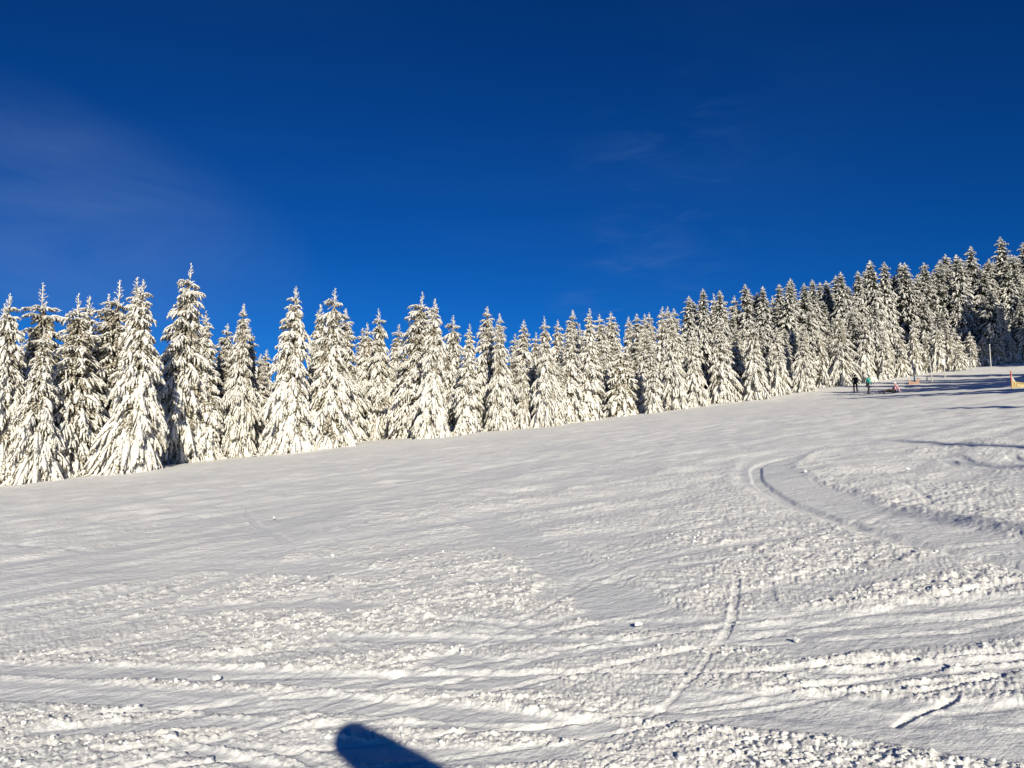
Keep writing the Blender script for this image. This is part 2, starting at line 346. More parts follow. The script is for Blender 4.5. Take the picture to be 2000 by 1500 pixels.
def build_ground():
    az_d = np.linspace(R(-41), R(41), 1180)
    az_c = np.linspace(R(41), R(319), 80)[1:-1]
    az = np.concatenate([az_d, az_c])
    rr = [.25, .6, 1.0, 1.5, 2.0, 2.4, 2.7]
    while rr[-1] < 118:
        d = rr[-1]; rr.append(d + min(.0013 * d * d / 1.7 * (1.0 if d < 40 else 1.3), .0088 * d))
    while rr[-1] < 4500: rr.append(rr[-1] * 1.08 + .5)
    rr = np.array(rr); dr = np.gradient(rr)
    Rr, Az = np.meshgrid(rr, az, indexing='ij'); D = np.repeat(dr[:, None], len(az), 1)
    X = Rr * np.sin(Az); Y = Rr * np.cos(Az); sh = X.shape
    Z = base_z(X, Y)
    fine = (np.abs(Az) < R(41.5)) & (Rr < 130) & (Rr > 1.5)
    x, y, z, r, d = X[fine], Y[fine], Z[fine], Rr[fine], D[fine]
    px, py, dep = to_px(x, y, z)
    lim = lambda wl: sm(1.0, .38, d / wl)           # only relief the grid can carry
    # where the snow is churned
    # the run's grain: roughly along the treeline
    ca, sa = math.cos(R(38)), math.sin(R(38)); al = x * ca + y * sa; ac = -x * sa + y * ca
    n1 = pn(al / 5.5, ac / 1.5, 11) + .6 * pn(al / 2.1 + 9, ac / .6, 12) + .35 * pn(x / .5, y / .5, 13)
    ch = np.zeros_like(x)
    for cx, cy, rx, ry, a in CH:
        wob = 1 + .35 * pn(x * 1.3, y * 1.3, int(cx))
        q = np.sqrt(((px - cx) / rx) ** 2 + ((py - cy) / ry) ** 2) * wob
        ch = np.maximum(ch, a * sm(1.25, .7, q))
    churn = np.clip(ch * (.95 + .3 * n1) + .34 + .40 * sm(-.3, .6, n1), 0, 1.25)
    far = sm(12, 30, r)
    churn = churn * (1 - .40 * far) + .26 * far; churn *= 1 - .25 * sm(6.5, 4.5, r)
    dz = .007 * pn(al / 4.9, ac / .28, 21) * lim(.28) + .005 * pn(al / 3.1, ac / .12, 22) * lim(.12) + .02 * pn(al / 3.5, ac / .7, 23) * lim(.7)
    dz += .03 * pn(x / 1.6, y / 1.6, 24) * sm(4, 8, r)
    fa = sm(7, 14, r)
    dz += fa * (.018 * pn(al / 8, ac / 1.5, 25) + .010 * pn(al / 7.5, ac / .8, 26) * lim(.8) + .005 * pn(al / 5, ac / .45, 27) * lim(.5) + .016 * pn(x / .8, y / .8, 28) * lim(.8) + .010 * pn(x / .4, y / .4, 29) * lim(.5))
    smooth = np.ones_like(x); tz = np.zeros_like(x); edge = np.zeros_like(x)
    # tracks seen in the photograph, and many faint ones of the same kind
    tracks = []
    for pts, hw, dp, bh, smo, side in TR:
        P = [hit(*p) for p in pts]; P = [p for p in P if p is not None]
        P = np.array(P)[:, :2]                              # tracks that leave the picture run on
        if pts[0][0] < 0 or pts[0][0] > 2000: P = np.vstack([P[0] + (P[0] - P[1]) / np.linalg.norm(P[0] - P[1]) * (1.5 + .25 * P[0][1]), P])
        if pts[-1][0] < 0 or pts[-1][0] > 2000: P = np.vstack([P, P[-1] + (P[-1] - P[-2]) / np.linalg.norm(P[-1] - P[-2]) * (1.5 + .25 * P[-1][1])])
        tracks.append((P, hw, dp * (.65 if P[0][1] < 8 else 1), bh, smo, side))
    rng = np.random.default_rng(12)
    for k in range(60):                          # long, crisp, nearly straight scratches of ski edges
        dd = 3.4 * (20 / 3.4) ** rng.random(); xx = rng.uniform(-.8, .6) * dd
        an = rng.normal(.06, .16) if dd < 7 else rng.normal(R(22), .2); ln = rng.uniform(1.0, 4.5) * (1 + dd / 8); cu = rng.normal(0, .05) / ln
        P = [(xx, dd)]
        for i in range(12):
            P.append((P[-1][0] + math.cos(an) * ln / 12, P[-1][1] + math.sin(an) * ln / 12)); an += cu * ln / 12
        tracks.append((np.array(P), .014 + .010 * rng.random() + .0018 * dd, .016 + .002 * dd, .006 + .001 * dd, .9, rng.choice([-1, 1])))
    for k in range(40):
        dd = 5.5 * (60 / 5.5) ** rng.random() ; xx = rng.uniform(-.75, .75) * dd
        an = R(38) + rng.normal(0, .35) + (math.pi if rng.random() < .5 else 0); ln = rng.uniform(1.2, 5) * (1 + dd / 9); cu = rng.normal(0, .25) / (ln * .5)
        if dd < 12 and rng.random() < .7: an = rng.normal(0.08, .2)
        P = [(xx, dd)]
        for i in range(14):
            P.append((P[-1][0] + math.cos(an) * ln / 14, P[-1][1] + math.sin(an) * ln / 14)); an += cu * ln / 14
        hw = rng.choice([.03, .04, .05, .12, .2]) * (1 + dd / 30)
        dp_, bh_, sd_ = rng.uniform(.008, .02) * (1 + dd / 20), rng.uniform(.006, .02) * (1 + dd / 20), rng.choice([-1, 0, 1])
        tracks.append((np.array(P), hw, dp_, bh_, rng.uniform(.5, .95), sd_))
        if hw < .09 * (1 + dd / 30) and rng.random() < .6:      # the other ski of the pair
            o_ = np.array([-math.sin(an), math.cos(an)]) * rng.uniform(.16, .32)
            tracks.append((np.array(P) + o_, hw, dp_, bh_, rng.uniform(.5, .95), sd_))
    for P, hw, dp, bh, smo, side in tracks:
        # smooth the polyline
        t = np.concatenate([[0], np.cumsum(np.hypot(*np.diff(P, axis=0).T))])
        ts = np.linspace(0, t[-1], max(10, len(P) * 5))
        from_ = np.stack([np.interp(ts, t, P[:, 0]), np.interp(ts, t, P[:, 1])], 1)
        k = 3
        Q = from_.copy()
        for _ in range(4): Q[1:-1] = (Q[:-2] + 2 * Q[1:-1] + Q[2:]) / 4
        reach = hw * 2.6 + .12
        bb = (x > Q[:, 0].min() - reach) & (x < Q[:, 0].max() + reach) & (y > Q[:, 1].min() - reach) & (y < Q[:, 1].max() + reach)
        idx = np.nonzero(bb)[0]
        if not len(idx): continue
        xi, yi = x[idx], y[idx]
        best = np.full(len(idx), 1e9); sd_ = np.zeros(len(idx)); tt = np.zeros(len(idx))
        for j in range(len(Q) - 1):
            a, b = Q[j], Q[j + 1]; ab = b - a; l2 = max(ab @ ab, 1e-9)
            u = np.clip(((xi - a[0]) * ab[0] + (yi - a[1]) * ab[1]) / l2, 0, 1)
            ex = xi - a[0] - u * ab[0]; ey = yi - a[1] - u * ab[1]; q = ex * ex + ey * ey
            m = q < best; best[m] = q[m]; sd_[m] = np.sign(ab[0] * ey - ab[1] * ex)[m]; tt[m] = ((j + u) / (len(Q) - 1))[m]
        q = np.sqrt(best) + .25 * hw * pn(xi / (hw * 3 + .1), yi / (hw * 3 + .1), 77)
        fade = sm(0, .12, tt) * sm(1, .85, tt) * sm(2.2, .7, d[idx] / (hw * 2))
        core = sm(hw * 1.25, hw * .7, q)
        bh = bh * .20; lip = np.exp(-((q - hw * 1.15) / (.14 * hw + .018)) ** 2) * np.where(side == 0, .5, np.where(sd_ == side, 1, .12))
        lum = .55 + .9 * lumps(xi / .07, yi / .07, 31)
        tz[idx] += (-dp * .36 * core + bh * lip * lum * .8) * fade
        smooth[idx] *= 1 - smo * core * fade
        edge[idx] = np.maximum(edge[idx], .55 * lip * fade * min(1, bh / .02))
    churn = np.clip(churn * smooth + .5 * edge, 0, 1.5)
    sc1 = 1 + .0 * r
    ll = lambda wl: sm(3.6, 1.2, d / wl)            # crumbs stand up, so a coarser grid still shows them
    L0 = lumps(x / .11 + 2, y / .14, 46, .55) * .022 * ll(.11) * sm(.22, .7, churn) * sm(7, 11, r)
    L0 = L0 + lumps(x / .20 + 2, y / .30, 47, .5) * .030 * sm(3.2, 1.2, d / .25) * sm(.12, .55, churn) * sm(12, 18, r)
    L1 = lumps(x / .11, y / .11, 41, .35) * .022 * ll(.14) * sm(.85, 1.3, churn)
    L2 = lumps(x / .050 + 5, y / .050, 42, .75) * .012 * ll(.055) * sm(.30, .95, churn)
    L3 = lumps(x / .031, y / .031 + 3, 43, .9) * .010 * ll(.034) * sm(.08, .45, churn)
    L4 = lumps(x / .021, y / .021 + 3, 44, .95) * .008 * ll(.021) * sm(.02, .25, churn)
    tb = np.abs(pn(x / .26, y / .26, 55)) * .010 * lim(.30) + np.abs(pn(x / .11, y / .11, 56)) * .011 * lim(.15) + np.abs(pn(x / .055, y / .055, 57)) * .009 * lim(.08)
    mid = (pn(x / .45, y / .45, 51) * .008 * lim(.45) + pn(x / .2, y / .2, 52) * .006 * lim(.2) + tb) * sm(.1, .9, churn)
    fr = (pn(x / 1.1, y / 1.1, 53) * .030 * lim(1.1) + pn(x / .6, y / .6, 54) * .018 * lim(.6)) * sm(.1, .6, churn) * sm(8, 16, r)
    # groomer tread marks beside the big carve
    tread = sm(1.2, .8, np.hypot((px - 1665) / 95, (py - 1022 + (px - 1665) * -.12) / 24)) + sm(1.2, .8, np.hypot((px - 1545) / 70, (py - 1080 - (px - 1545) * -.16) / 9)) + .6 * sm(1.2, .8, np.hypot((px - 1750) / 90, (py - 985) / 18))
    tr = tread * .016 * np.maximum(0, np.sin(al * 2 * np.pi / .24 + 2 * pn(x, y, 61))) * lim(.24)
    relief = L1 + L2 + L3 + L4 + mid; relief -= (.004 + .014 * sm(.1, 1.0, churn)) * lim(.12)
    z = z + dz * (.35 + .65 * smooth) * (.5 + .5 * sm(6, 14, r)) + tz + relief + fr + tr
    Z[fine] = z
    CHm = np.zeros(sh, np.float32); CHm[fine] = np.clip(churn, 0, 1); CHm[~fine] = .3
    nr, na = sh
    V = np.stack([X.ravel(), Y.ravel(), Z.ravel()], 1)
    V = np.vstack([V, [[0, 0, float(base_z(0, 0))]]])
    i = np.arange(nr - 1)[:, None] * na; j = np.arange(na)[None, :]; j2 = (j + 1) % na
    q = np.stack([i + j, i + j2, i + na + j2, i + na + j], -1).reshape(-1, 4)[:, ::-1]
    t = np.stack([np.full(na, nr * na), np.arange(na), (np.arange(na) + 1) % na], 1)[:, ::-1]
    me = mesh_np('ground', V, q, t)
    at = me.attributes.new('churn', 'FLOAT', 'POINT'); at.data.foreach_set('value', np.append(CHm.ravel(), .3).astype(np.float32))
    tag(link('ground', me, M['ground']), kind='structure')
    print('ground quads', len(q), 'rows', nr)
    return x, y, z, churn, r
gx, gy, gz, gch, gr = build_ground()

# loose crumbs of snow thrown up on the churned strips, too many to count
def build_crumbs():
    rng = np.random.default_rng(9)
    p = np.clip(gch - .35, 0, 1) * sm(12, 4, gr) * gr; p = p / p.sum()
    n = 3500; k = rng.choice(len(gx), n, p=p)
    ico = bmesh.new(); bmesh.ops.create_icosphere(ico, subdivisions=1, radius=1)
    iv = np.array([v.co for v in ico.verts]); it = np.array([[v.index for v in f.verts] for f in ico.faces])
    s = .003 + .013 * rng.random(n) ** 3
    ang = rng.random(n) * 6.28
    jit = 1 + rng.normal(0, .2, (n, len(iv), 1))
    v = iv[None] * jit * s[:, None, None] * np.stack([1 + rng.random(n) * .6, np.ones(n), .6 + rng.random(n) * .3], 1)[:, None]
    cs, sn = np.cos(ang)[:, None], np.sin(ang)[:, None]
    vx = v[..., 0] * cs - v[..., 1] * sn + gx[k][:, None]; vy = v[..., 0] * sn + v[..., 1] * cs + gy[k][:, None]
    vz = v[..., 2] + (gz[k] + s * .25)[:, None]
    t = (it[None] + np.arange(n)[:, None, None] * len(iv)).reshape(-1, 3)
    o = link('snow_crumbs', mesh_np('snow_crumbs', np.stack([vx, vy, vz], -1).reshape(-1, 3), None, t), M['ground'])
    tag(o, 'loose white snow crumbs scattered over the churned parts of the piste', 'snow', kind='stuff')
build_crumbs()

# ------------------------------------------------------------------ spruces
def batch_blobs(P0, Dn, Ln, W, droop, hfac, rng, rings=5, sides=6, prof=None, jit=.22, lift=0.0, twist=None):
    """many tapered drooping lobes at once"""
    T = len(P0); t = np.linspace(0, 1, rings)
    if prof is None: prof = np.sin(np.pi * np.clip(.12 + .86 * t, 0, 1)) ** .7
    S = np.cross(Dn, [0, 0, 1.0]); S /= np.maximum(np.linalg.norm(S, axis=1, keepdims=True), 1e-4)
    sp = P0[:, None] + Dn[:, None] * (Ln[:, None] * t)[..., None]
    sp[..., 2] -= (droop * Ln)[:, None] * t ** 2
    tg = np.gradient(sp, axis=1); tg /= np.maximum(np.linalg.norm(tg, axis=2, keepdims=True), 1e-6)
    U = np.cross(S[:, None], tg); U *= np.sign(U[..., 2:3] + 1e-9)
    rad = W[:, None] * prof[None] * (1 + rng.normal(0, jit, (T, rings)))
    sp = sp + U * (rad * lift)[..., None]
    th = np.arange(sides) * 2 * np.pi / sides
    jv = 1 + rng.normal(0, jit, (T, rings, sides))
    V = sp[:, :, None] + S[:, None, None] * (rad[..., None] * np.cos(th) * jv)[..., None] + U[:, :, None] * (rad[..., None] * np.sin(th) * hfac * jv)[..., None]
    tip = sp[:, -1] + tg[:, -1] * (rad[:, -1:] * .8); root = sp[:, 0] - tg[:, 0] * (rad[:, :1] * .3)
    V = np.concatenate([V.reshape(T, -1, 3), tip[:, None], root[:, None]], 1)
    nv = rings * sides + 2
    q = []
    for i in range(rings - 1):
        for k in range(sides):
            k2 = (k + 1) % sides; q.append((i * sides + k, i * sides + k2, (i + 1) * sides + k2, (i + 1) * sides + k))
    tr = []
    for k in range(sides):
        k2 = (k + 1) % sides
        tr.append(((rings - 1) * sides + k, (rings - 1) * sides + k2, rings * sides)); tr.append((k2, k, rings * sides + 1))
    off = np.arange(T)[:, None, None] * nv
    return V.reshape(-1, 3), (np.array(q)[None] + off).reshape(-1, 4), (np.array(tr)[None] + off).reshape(-1, 3)
def merge(parts):
    V, Q, T, o = [], [], [], 0
    for v, q, t in parts:
        V.append(v); Q.append(q + o); T.append(t + o); o += len(v)
    return np.vstack(V), np.vstack(Q), np.vstack(T)
def spikes(P, n_per, size, rng, down=.4):
    """sprigs of needles and rimed twig ends: slim triangles standing out of a bough"""
    n = len(P) * n_per; B = np.repeat(P, n_per, 0)
    d = rng.normal(0, 1, (n, 3)); d[:, 2] -= down; d /= np.linalg.norm(d, axis=1, keepdims=True)
    s = np.cross(d, rng.normal(0, 1, (n, 3))); s /= np.maximum(np.linalg.norm(s, axis=1, keepdims=True), 1e-4)
    ln = size * (.5 + rng.random((n, 1))); wd = ln * .16
    V = np.stack([B - s * wd, B + s * wd, B + d * ln], 1).reshape(-1, 3)
    return V, np.zeros((0, 4), int), np.arange(n * 3).reshape(-1, 3)

def make_tree(name, H, Rb, seed, heavy=.6, bare=0.0, dens=1.0, power=.85, leader=.9, twig=.13, lean=.01, gap=0, mn='needle', shed=0.0):
    """a snow-laden spruce H m tall; returns its three meshes"""
    rng = np.random.default_rng(seed); z = H - leader; bo = []
    zb = H * bare + .15
    bulge = rng.uniform(-1, 1, 5)
    def Rad(z):
        t = np.clip((H - z) / (H - zb), 0, 1); r = Rb * t ** power
        r *= 1 + .10 * math.sin(t * 7 + bulge[0] * 3) + .07 * math.sin(t * 15 + bulge[1] * 3)
        if bare > .05: r *= 1 - .45 * max(0, (t - .7) / .3)
        return r + .10
    while z > zb:
        t = (H - z) / (H - zb); n = int(round((5 + 4 * t + (1.5 if gap else 0)) * dens))
        a0 = rng.random() * 6.28
        for k in range(n):
            if rng.random() < .10: continue
            az = a0 + 2 * math.pi * k / n + rng.normal(0, .22); L_ = Rad(z) * rng.uniform(.58, 1.22) * (1 + .12 * math.sin(az * 2 + bulge[2] * 3)) * (1 + .16 * math.sin(az * 3 + z * 2.1 + bulge[3] * 3) * math.sin(z * 3.3 + bulge[4] * 3))
            el = R(38 - 52 * t ** .6 * (1 + .15 * heavy)) + rng.normal(0, .10); dr = .16 + .55 * heavy * t + rng.uniform(0, .18)
            bo.append((z + rng.normal(0, .05), az, L_, el, dr, t))
        z -= ((gap if t < .5 else .34) if gap else (.22 + .16 * t)) * rng.uniform(.75, 1.2) / dens ** .5
    bo = np.array(bo); n = len(bo); Z, AZ, LB, EL, DR, TT = bo.T
    d = np.stack([np.cos(AZ) * np.cos(EL), np.sin(AZ) * np.cos(EL), np.sin(EL)], 1)
    lx = lambda zz: lean * H * (zz / H) ** 2
    P0 = np.stack([lx(Z) + 0 * Z, 0 * Z, Z], 1)
    # main boughs (outer 3/4 carries snow)
    st = .15
    A = P0 + d * (LB * st)[:, None]; A[:, 2] -= DR * LB * st ** 2
    prof_b = np.array([.45, .8, 1.0, .95, .7, .35])
    SN = [batch_blobs(A, d, LB * (1 - st), (.045 + .075 * TT * (.5 + heavy)) * rng.uniform(.7, 1.3, n), DR * 1.0, .75, rng, rings=6, sides=6, prof=prof_b, lift=.5)]
    DK = [batch_blobs(P0, d, LB * .98, (.03 + .03 * TT), DR * .95, .8, rng, rings=4, sides=4, prof=np.array([1, .9, .7, .4]), lift=-.6)]
    # side twigs
    tp, tdv, tl, tw, td, tt_ = [], [], [], [], [], []
    for i in range(n):
        m = max(2, int(LB[i] / twig * .9))
        s = np.linspace(.22, .98, m) + rng.normal(0, .02, m); s = np.clip(s, .1, 1)
        side = np.where(np.arange(m) % 2 == 0, 1, -1)
        q = P0[i] + d[i] * (LB[i] * s)[:, None]; q[:, 2] -= DR[i] * LB[i] * s ** 2
        an = R(58) * rng.uniform(.7, 1.2, m) * (1 - .35 * s)
        hz = AZ[i] + side * an
        el = EL[i] * .6 - DR[i] * s * .9 - .18 + rng.normal(0, .15, m)
        tp.append(q); tdv.append(np.stack([np.cos(hz) * np.cos(el), np.sin(hz) * np.cos(el), np.sin(el)], 1))
        tl.append((.12 + .40 * LB[i] * (1.02 - s) ** .8 * (s > .2)) * rng.uniform(.7, 1.25, m))
        tw.append((.030 + .034 * TT[i] * (.6 + heavy)) * rng.uniform(.65, 1.35, m)); td.append(rng.uniform(.15, .45, m) + .35 * heavy * TT[i]); tt_.append(np.full(m, TT[i]))
    tp, tdv = np.vstack(tp), np.vstack(tdv); tl, tw, td, tt_ = map(np.concatenate, (tl, tw, td, tt_))
    tl = np.minimum(tl, .75); kp = rng.random(len(tp)) > shed * np.clip(tt_ * 1.6 - .1, 0, 1)
    SN.append(batch_blobs(tp[kp], tdv[kp], tl[kp], tw[kp], td[kp], .8, rng, rings=4, sides=5, prof=np.array([.8, 1.05, .95, .5]), lift=.35, jit=.25))
    DK.append(batch_blobs(tp, tdv, tl * 1.06, tw * .7, td * 1.1, .6, rng, rings=3, sides=4, prof=np.array([1, 1, .45]), lift=-.9, jit=.3))
    ends = tp + tdv * (tl * .8)[:, None]; ends[:, 2] -= td * tl * .64 
    DK.append(spikes(ends - [0, 0, .02], 3, .12, rng, .7)); 
    SN.append(spikes(ends, 2, .09, rng, .1))
    # heavy hanging pads of snow on the outer boughs
    k = np.nonzero((rng.random(n) < (.30 + .55 * heavy) * (1 - shed * TT)) & (TT > .15))[0]
    for rep in range(2):
        kk = k if rep == 0 else k[rng.random(len(k)) < heavy]
        s = rng.uniform(.45, .85, len(kk)); q = P0[kk] + d[kk] * (LB[kk] * s)[:, None]; q[:, 2] -= DR[kk] * LB[kk] * s ** 2 - .03
        hz = AZ[kk] + rng.normal(0, .35, len(kk)); el = -(.35 + .5 * heavy + .35 * TT[kk]) + rng.normal(0, .15, len(kk))
        dv = np.stack([np.cos(hz) * np.cos(el), np.sin(hz) * np.cos(el), np.sin(el)], 1)
        ln = (.18 + .48 * TT[kk]) * rng.uniform(.5, 1.4, len(kk)) * (.6 + .6 * heavy)
        SN.append(batch_blobs(q, dv, ln, ln * rng.uniform(.15, .30, len(kk)), rng.uniform(.15, .5, len(kk)), .55, rng, rings=6, sides=7,
                              prof=np.array([.45, .85, 1.0, 1.0, .78, .4]), lift=.3, jit=.12))
        e2 = q + dv * ln[:, None] * rng.uniform(.5, 1, (len(kk), 1)); e2[:, 2] -= .06
        DK.append(spikes(e2, 5, .16, rng, 1.2))
    # leader with its short upturned twigs
    lz = np.linspace(H - leader * 1.15, H - .12, 9); lp, ld, ll = [], [], []
    for i, q in enumerate(lz):
        for j in range(4 if i < 7 else 3):
            a = rng.random() * 6.28; e = R(rng.uniform(25, 60)); lp.append((lx(H), 0, q)); ld.append((math.cos(a) * math.cos(e), math.sin(a) * math.cos(e), math.sin(e)))
            ll.append((.10 + .32 * (1 - i / 9)) * rng.uniform(.6, 1.1))
    ll = np.array(ll)
    SN.append(batch_blobs(np.array(lp), np.array(ld), ll, .016 + .02 * ll, ll * 0 - .05, 1, rng, rings=3, sides=4, prof=np.array([.8, 1, .6])))
    SN.append(batch_blobs(np.array([(lx(H), 0, H - leader * 1.3)]), np.array([(.001, 0, 1.0)]), np.array([leader * 1.3]), np.array([.04]), np.array([0.]), 1, rng, rings=8, sides=5, prof=np.linspace(1.2, .4, 8), jit=.15))
    # core of the crown: dead dark inner twigs so that one does not see through
    zc = np.linspace(zb + .2, H - leader - .3, 60); tc_ = (H - zc) / (H - zb)
    rc = np.array([Rad(q) for q in zc])
    m = 10; ca = rng.random((60, m)) * 6.28
    cp = np.stack([lx(zc)[:, None] + 0 * ca, 0 * ca, zc[:, None] + rng.normal(0, .1, ca.shape)], -1).reshape(-1, 3)
    cd = np.stack([np.cos(ca), np.sin(ca), -.35 + 0 * ca], -1).reshape(-1, 3)
    DK.append(batch_blobs(cp, cd, np.repeat(rc * .62, m), np.repeat(.05 + .10 * tc_, m), np.full(60 * m, .3), .8, rng, rings=3, sides=4, prof=np.array([.8, 1, .5]), jit=.35))
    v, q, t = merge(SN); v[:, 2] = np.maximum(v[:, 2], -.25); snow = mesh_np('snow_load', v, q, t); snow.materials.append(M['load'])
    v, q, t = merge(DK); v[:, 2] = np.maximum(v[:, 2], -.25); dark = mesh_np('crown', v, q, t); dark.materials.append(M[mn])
    bm = bmesh.new(); zz = np.linspace(-.5, H - leader, 12)
    tube_bm(bm, [(float(lx(max(q, 0))), 0, q) for q in zz], [max(.02, H * .014 * (1 - max(q, 0) / H)) + .01 for q in zz], 8)
    trunk = bpy.data.meshes.new('trunk'); bm.to_mesh(trunk); bm.free(); trunk.materials.append(M['bark'])
    print(name, len(bo), 'boughs', len(snow.polygons), len(dark.polygons))
    return dict(H=H, R=Rb, crown=dark, snow=snow, trunk=trunk)

V = {}
V['draped'] = make_tree('draped', 10, 2.0, 1, heavy=1.0, leader=.9, power=.75, gap=.36)
V['ragged'] = make_tree('ragged', 10, 2.05, 21, heavy=.9, leader=1.1, power=.7, gap=.44, dens=.9, lean=-.015)
V['tight'] = make_tree('tight', 10, 1.45, 22, heavy=.75, leader=.9, power=.8, gap=.36, dens=1.0, lean=.01)
V['broad'] = make_tree('broad', 10, 2.3, 2, heavy=.7, leader=1.2, dens=1.0, lean=.02, power=.62, gap=.50)
V['shaggy'] = make_tree('shaggy', 10, 1.95, 3, heavy=.75, leader=.8, dens=1.0, power=.7, gap=.40)
V['slim'] = make_tree('slim', 9, 1.4, 4, heavy=.85, leader=.9, dens=.95, power=.72, gap=.38)
V['open'] = make_tree('open', 10, 2.2, 5, heavy=.45, leader=1.4, dens=.85, power=.6, lean=-.02, gap=.55)
V['forest'] = make_tree('forest', 15, 2.2, 6, heavy=.8, bare=.16, leader=.6, power=.72, dens=.95, twig=.17, mn='shade_bare_needle', shed=.15)  # tall kinds: darker needles and thinned snow stand in for shade between trunks
V['mature'] = make_tree('mature', 15, 2.7, 7, heavy=.6, bare=.24, leader=.6, power=.7, dens=.9, twig=.17, mn='shade_bare_needle', shed=.25)
V['young'] = make_tree('young', 5, 1.15, 8, heavy=.5, leader=.9, dens=.85, twig=.12, power=.75, gap=.36)
rs = random.Random(4)
def tree(kind, x, y, H, label, group, wide=1.0, name='spruce_tree', cat='tree', rz=None):
    t = V[kind]; s = H / t['H']
    o = empty(name, (x, y, float(base_z(x, y)) - .05), 0, (s * wide, s * wide, s))
    o.rotation_euler = (rs.gauss(0, R(1.1)), rs.gauss(0, R(1.3)), rs.uniform(0, 6.28) if rz is None else rz)
    tag(o, label, cat, group)
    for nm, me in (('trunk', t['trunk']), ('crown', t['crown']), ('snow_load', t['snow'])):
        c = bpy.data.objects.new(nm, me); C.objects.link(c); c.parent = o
    return o
def height_for(x, y, py_top):
    """height at which a tree on that spot reaches up to a given row of the photograph"""
    z0 = float(base_z(x, y)); k = (750 - py_top) / F
    # solve v = (-y s + Z c)/(y c + Z s) = k
    Zr = y * (k * c_ + s_) / (c_ - k * s_)
    return Zr + CAM[2] - z0 + .05
# front row: (base px, base py, top py, kind, width factor, label)
EDGE = 'snowy spruces along the edge of the piste'
FR = [
 (-8, 950, 572, 'draped', .95, 'snowy spruce cut by the left edge of the photo'),
 (62, 944, 640, 'ragged', 1.05, 'low shaggy spruce beside the tree cut by the left edge'),
 (140, 932, 573, 'broad', 1.1, 'bulky snow-padded spruce with bulging lower boughs at the far left of the piste edge'),
 (252, 924, 542, 'draped', 1.0, 'thickly draped spruce with smooth hanging snow pads and twin-looking thin top'),
 (345, 906, 511, 'broad', .9, 'tallest left-hand spruce with a long bare needle-thin tip'),
 (398, 901, 607, 'tight', 1.1, 'shorter narrow spruce leaning against the tallest left-hand spruce'),
 (462, 894, 593, 'shaggy', .85, 'pointed spruce with fan-like lower boughs just right of the narrow one'),
 (562, 886, 557, 'draped', 1.0, 'heavy spruce with broad white pads, left one of the close pair'),
 (640, 877, 561, 'ragged', 1.05, 'full shaggy spruce, right one of the close pair'),
 (742, 858, 604, 'ragged', 1.0, 'ragged spruce with a crooked snow-caked middle and side gaps'),
 (843, 856, 583, 'draped', .95, 'symmetrical spruce with a white ridge down its front and shaded left side'),
 (912, 849, 633, 'tight', 1.15, 'short dense spruce right of the symmetrical one'),
 (980, 841, 612, 'shaggy', .85, 'straight spruce with hanging lower boughs, left of the small sapling'),
 (1022, 838, 700, 'young', .72, 'small slender spruce sapling standing low between two larger ones'),
 (1070, 834, 618, 'ragged', .95, 'spruce with spreading lower fans, right of the small sapling'),
 (1110, 827, 640, 'slim', 1.25, 'squat pale spruce wedged between two pointed neighbours'),
 (1150, 822, 601, 'tight', 1.15, 'slender pointed spruce left of the dark gap'),
 (1216, 813, 672, 'young', 1.25, 'broad low spruce with tent-like white boughs, right of the dark gap'),
 (1278, 807, 672, 'tight', 1.15, 'columnar white spruce right of the tent-like low one'),
 (1316, 801, 612, 'shaggy', .9, 'dense bushy spruce in front of the hollow in the middle of the row'),
 (1362, 795, 650, 'slim', 1.1, 'half-shaded spruce with separate hanging white strips'),
 (1415, 787, 628, 'draped', 1.2, 'wide bell-shaped spruce coated smooth with snow'),
 (1477, 781, 618, 'ragged', 1.0, 'column-like spruce right of the bell-shaped one'),
 (1524, 773, 640, 'draped', 1.0, 'rounded drooping spruce with shaded foot'),
 (1572, 766, 632, 'shaggy', 1.0, 'last sunlit spruce before the shaded gap at the right'),
 (1611, 757, 640, 'young', .8, 'blue shaded spruce standing in the gap left of the skiers'),
 (1650, 754, 608, 'broad', 1.0, 'spruce directly behind the skier in black'),
 (1692, 747, 620, 'draped', 1.0, 'spruce directly behind the skier in teal'),
 (1728, 742, 648, 'shaggy', 1.15, 'spreading spruce right of the tree behind the skier in teal'),
]
front_depths = []
for i, (bx, by, ty, kd, wd, lb) in enumerate(FR):
    P = hit(bx, by)
    if P is None or P[1] > 105: P = at_depth(bx, 96)
    P = P + np.array([0, 1.2, 0]); _, _, dep = to_px(*P)
    x = (bx - 1000) / F * dep
    tree(kd, x, P[1], height_for(x, P[1], ty), lb, EDGE, wd * (.88 if bx < 1200 else .95))
    front_depths.append((bx, float(dep)))
fdx, fdd = map(np.array, zip(*front_depths))
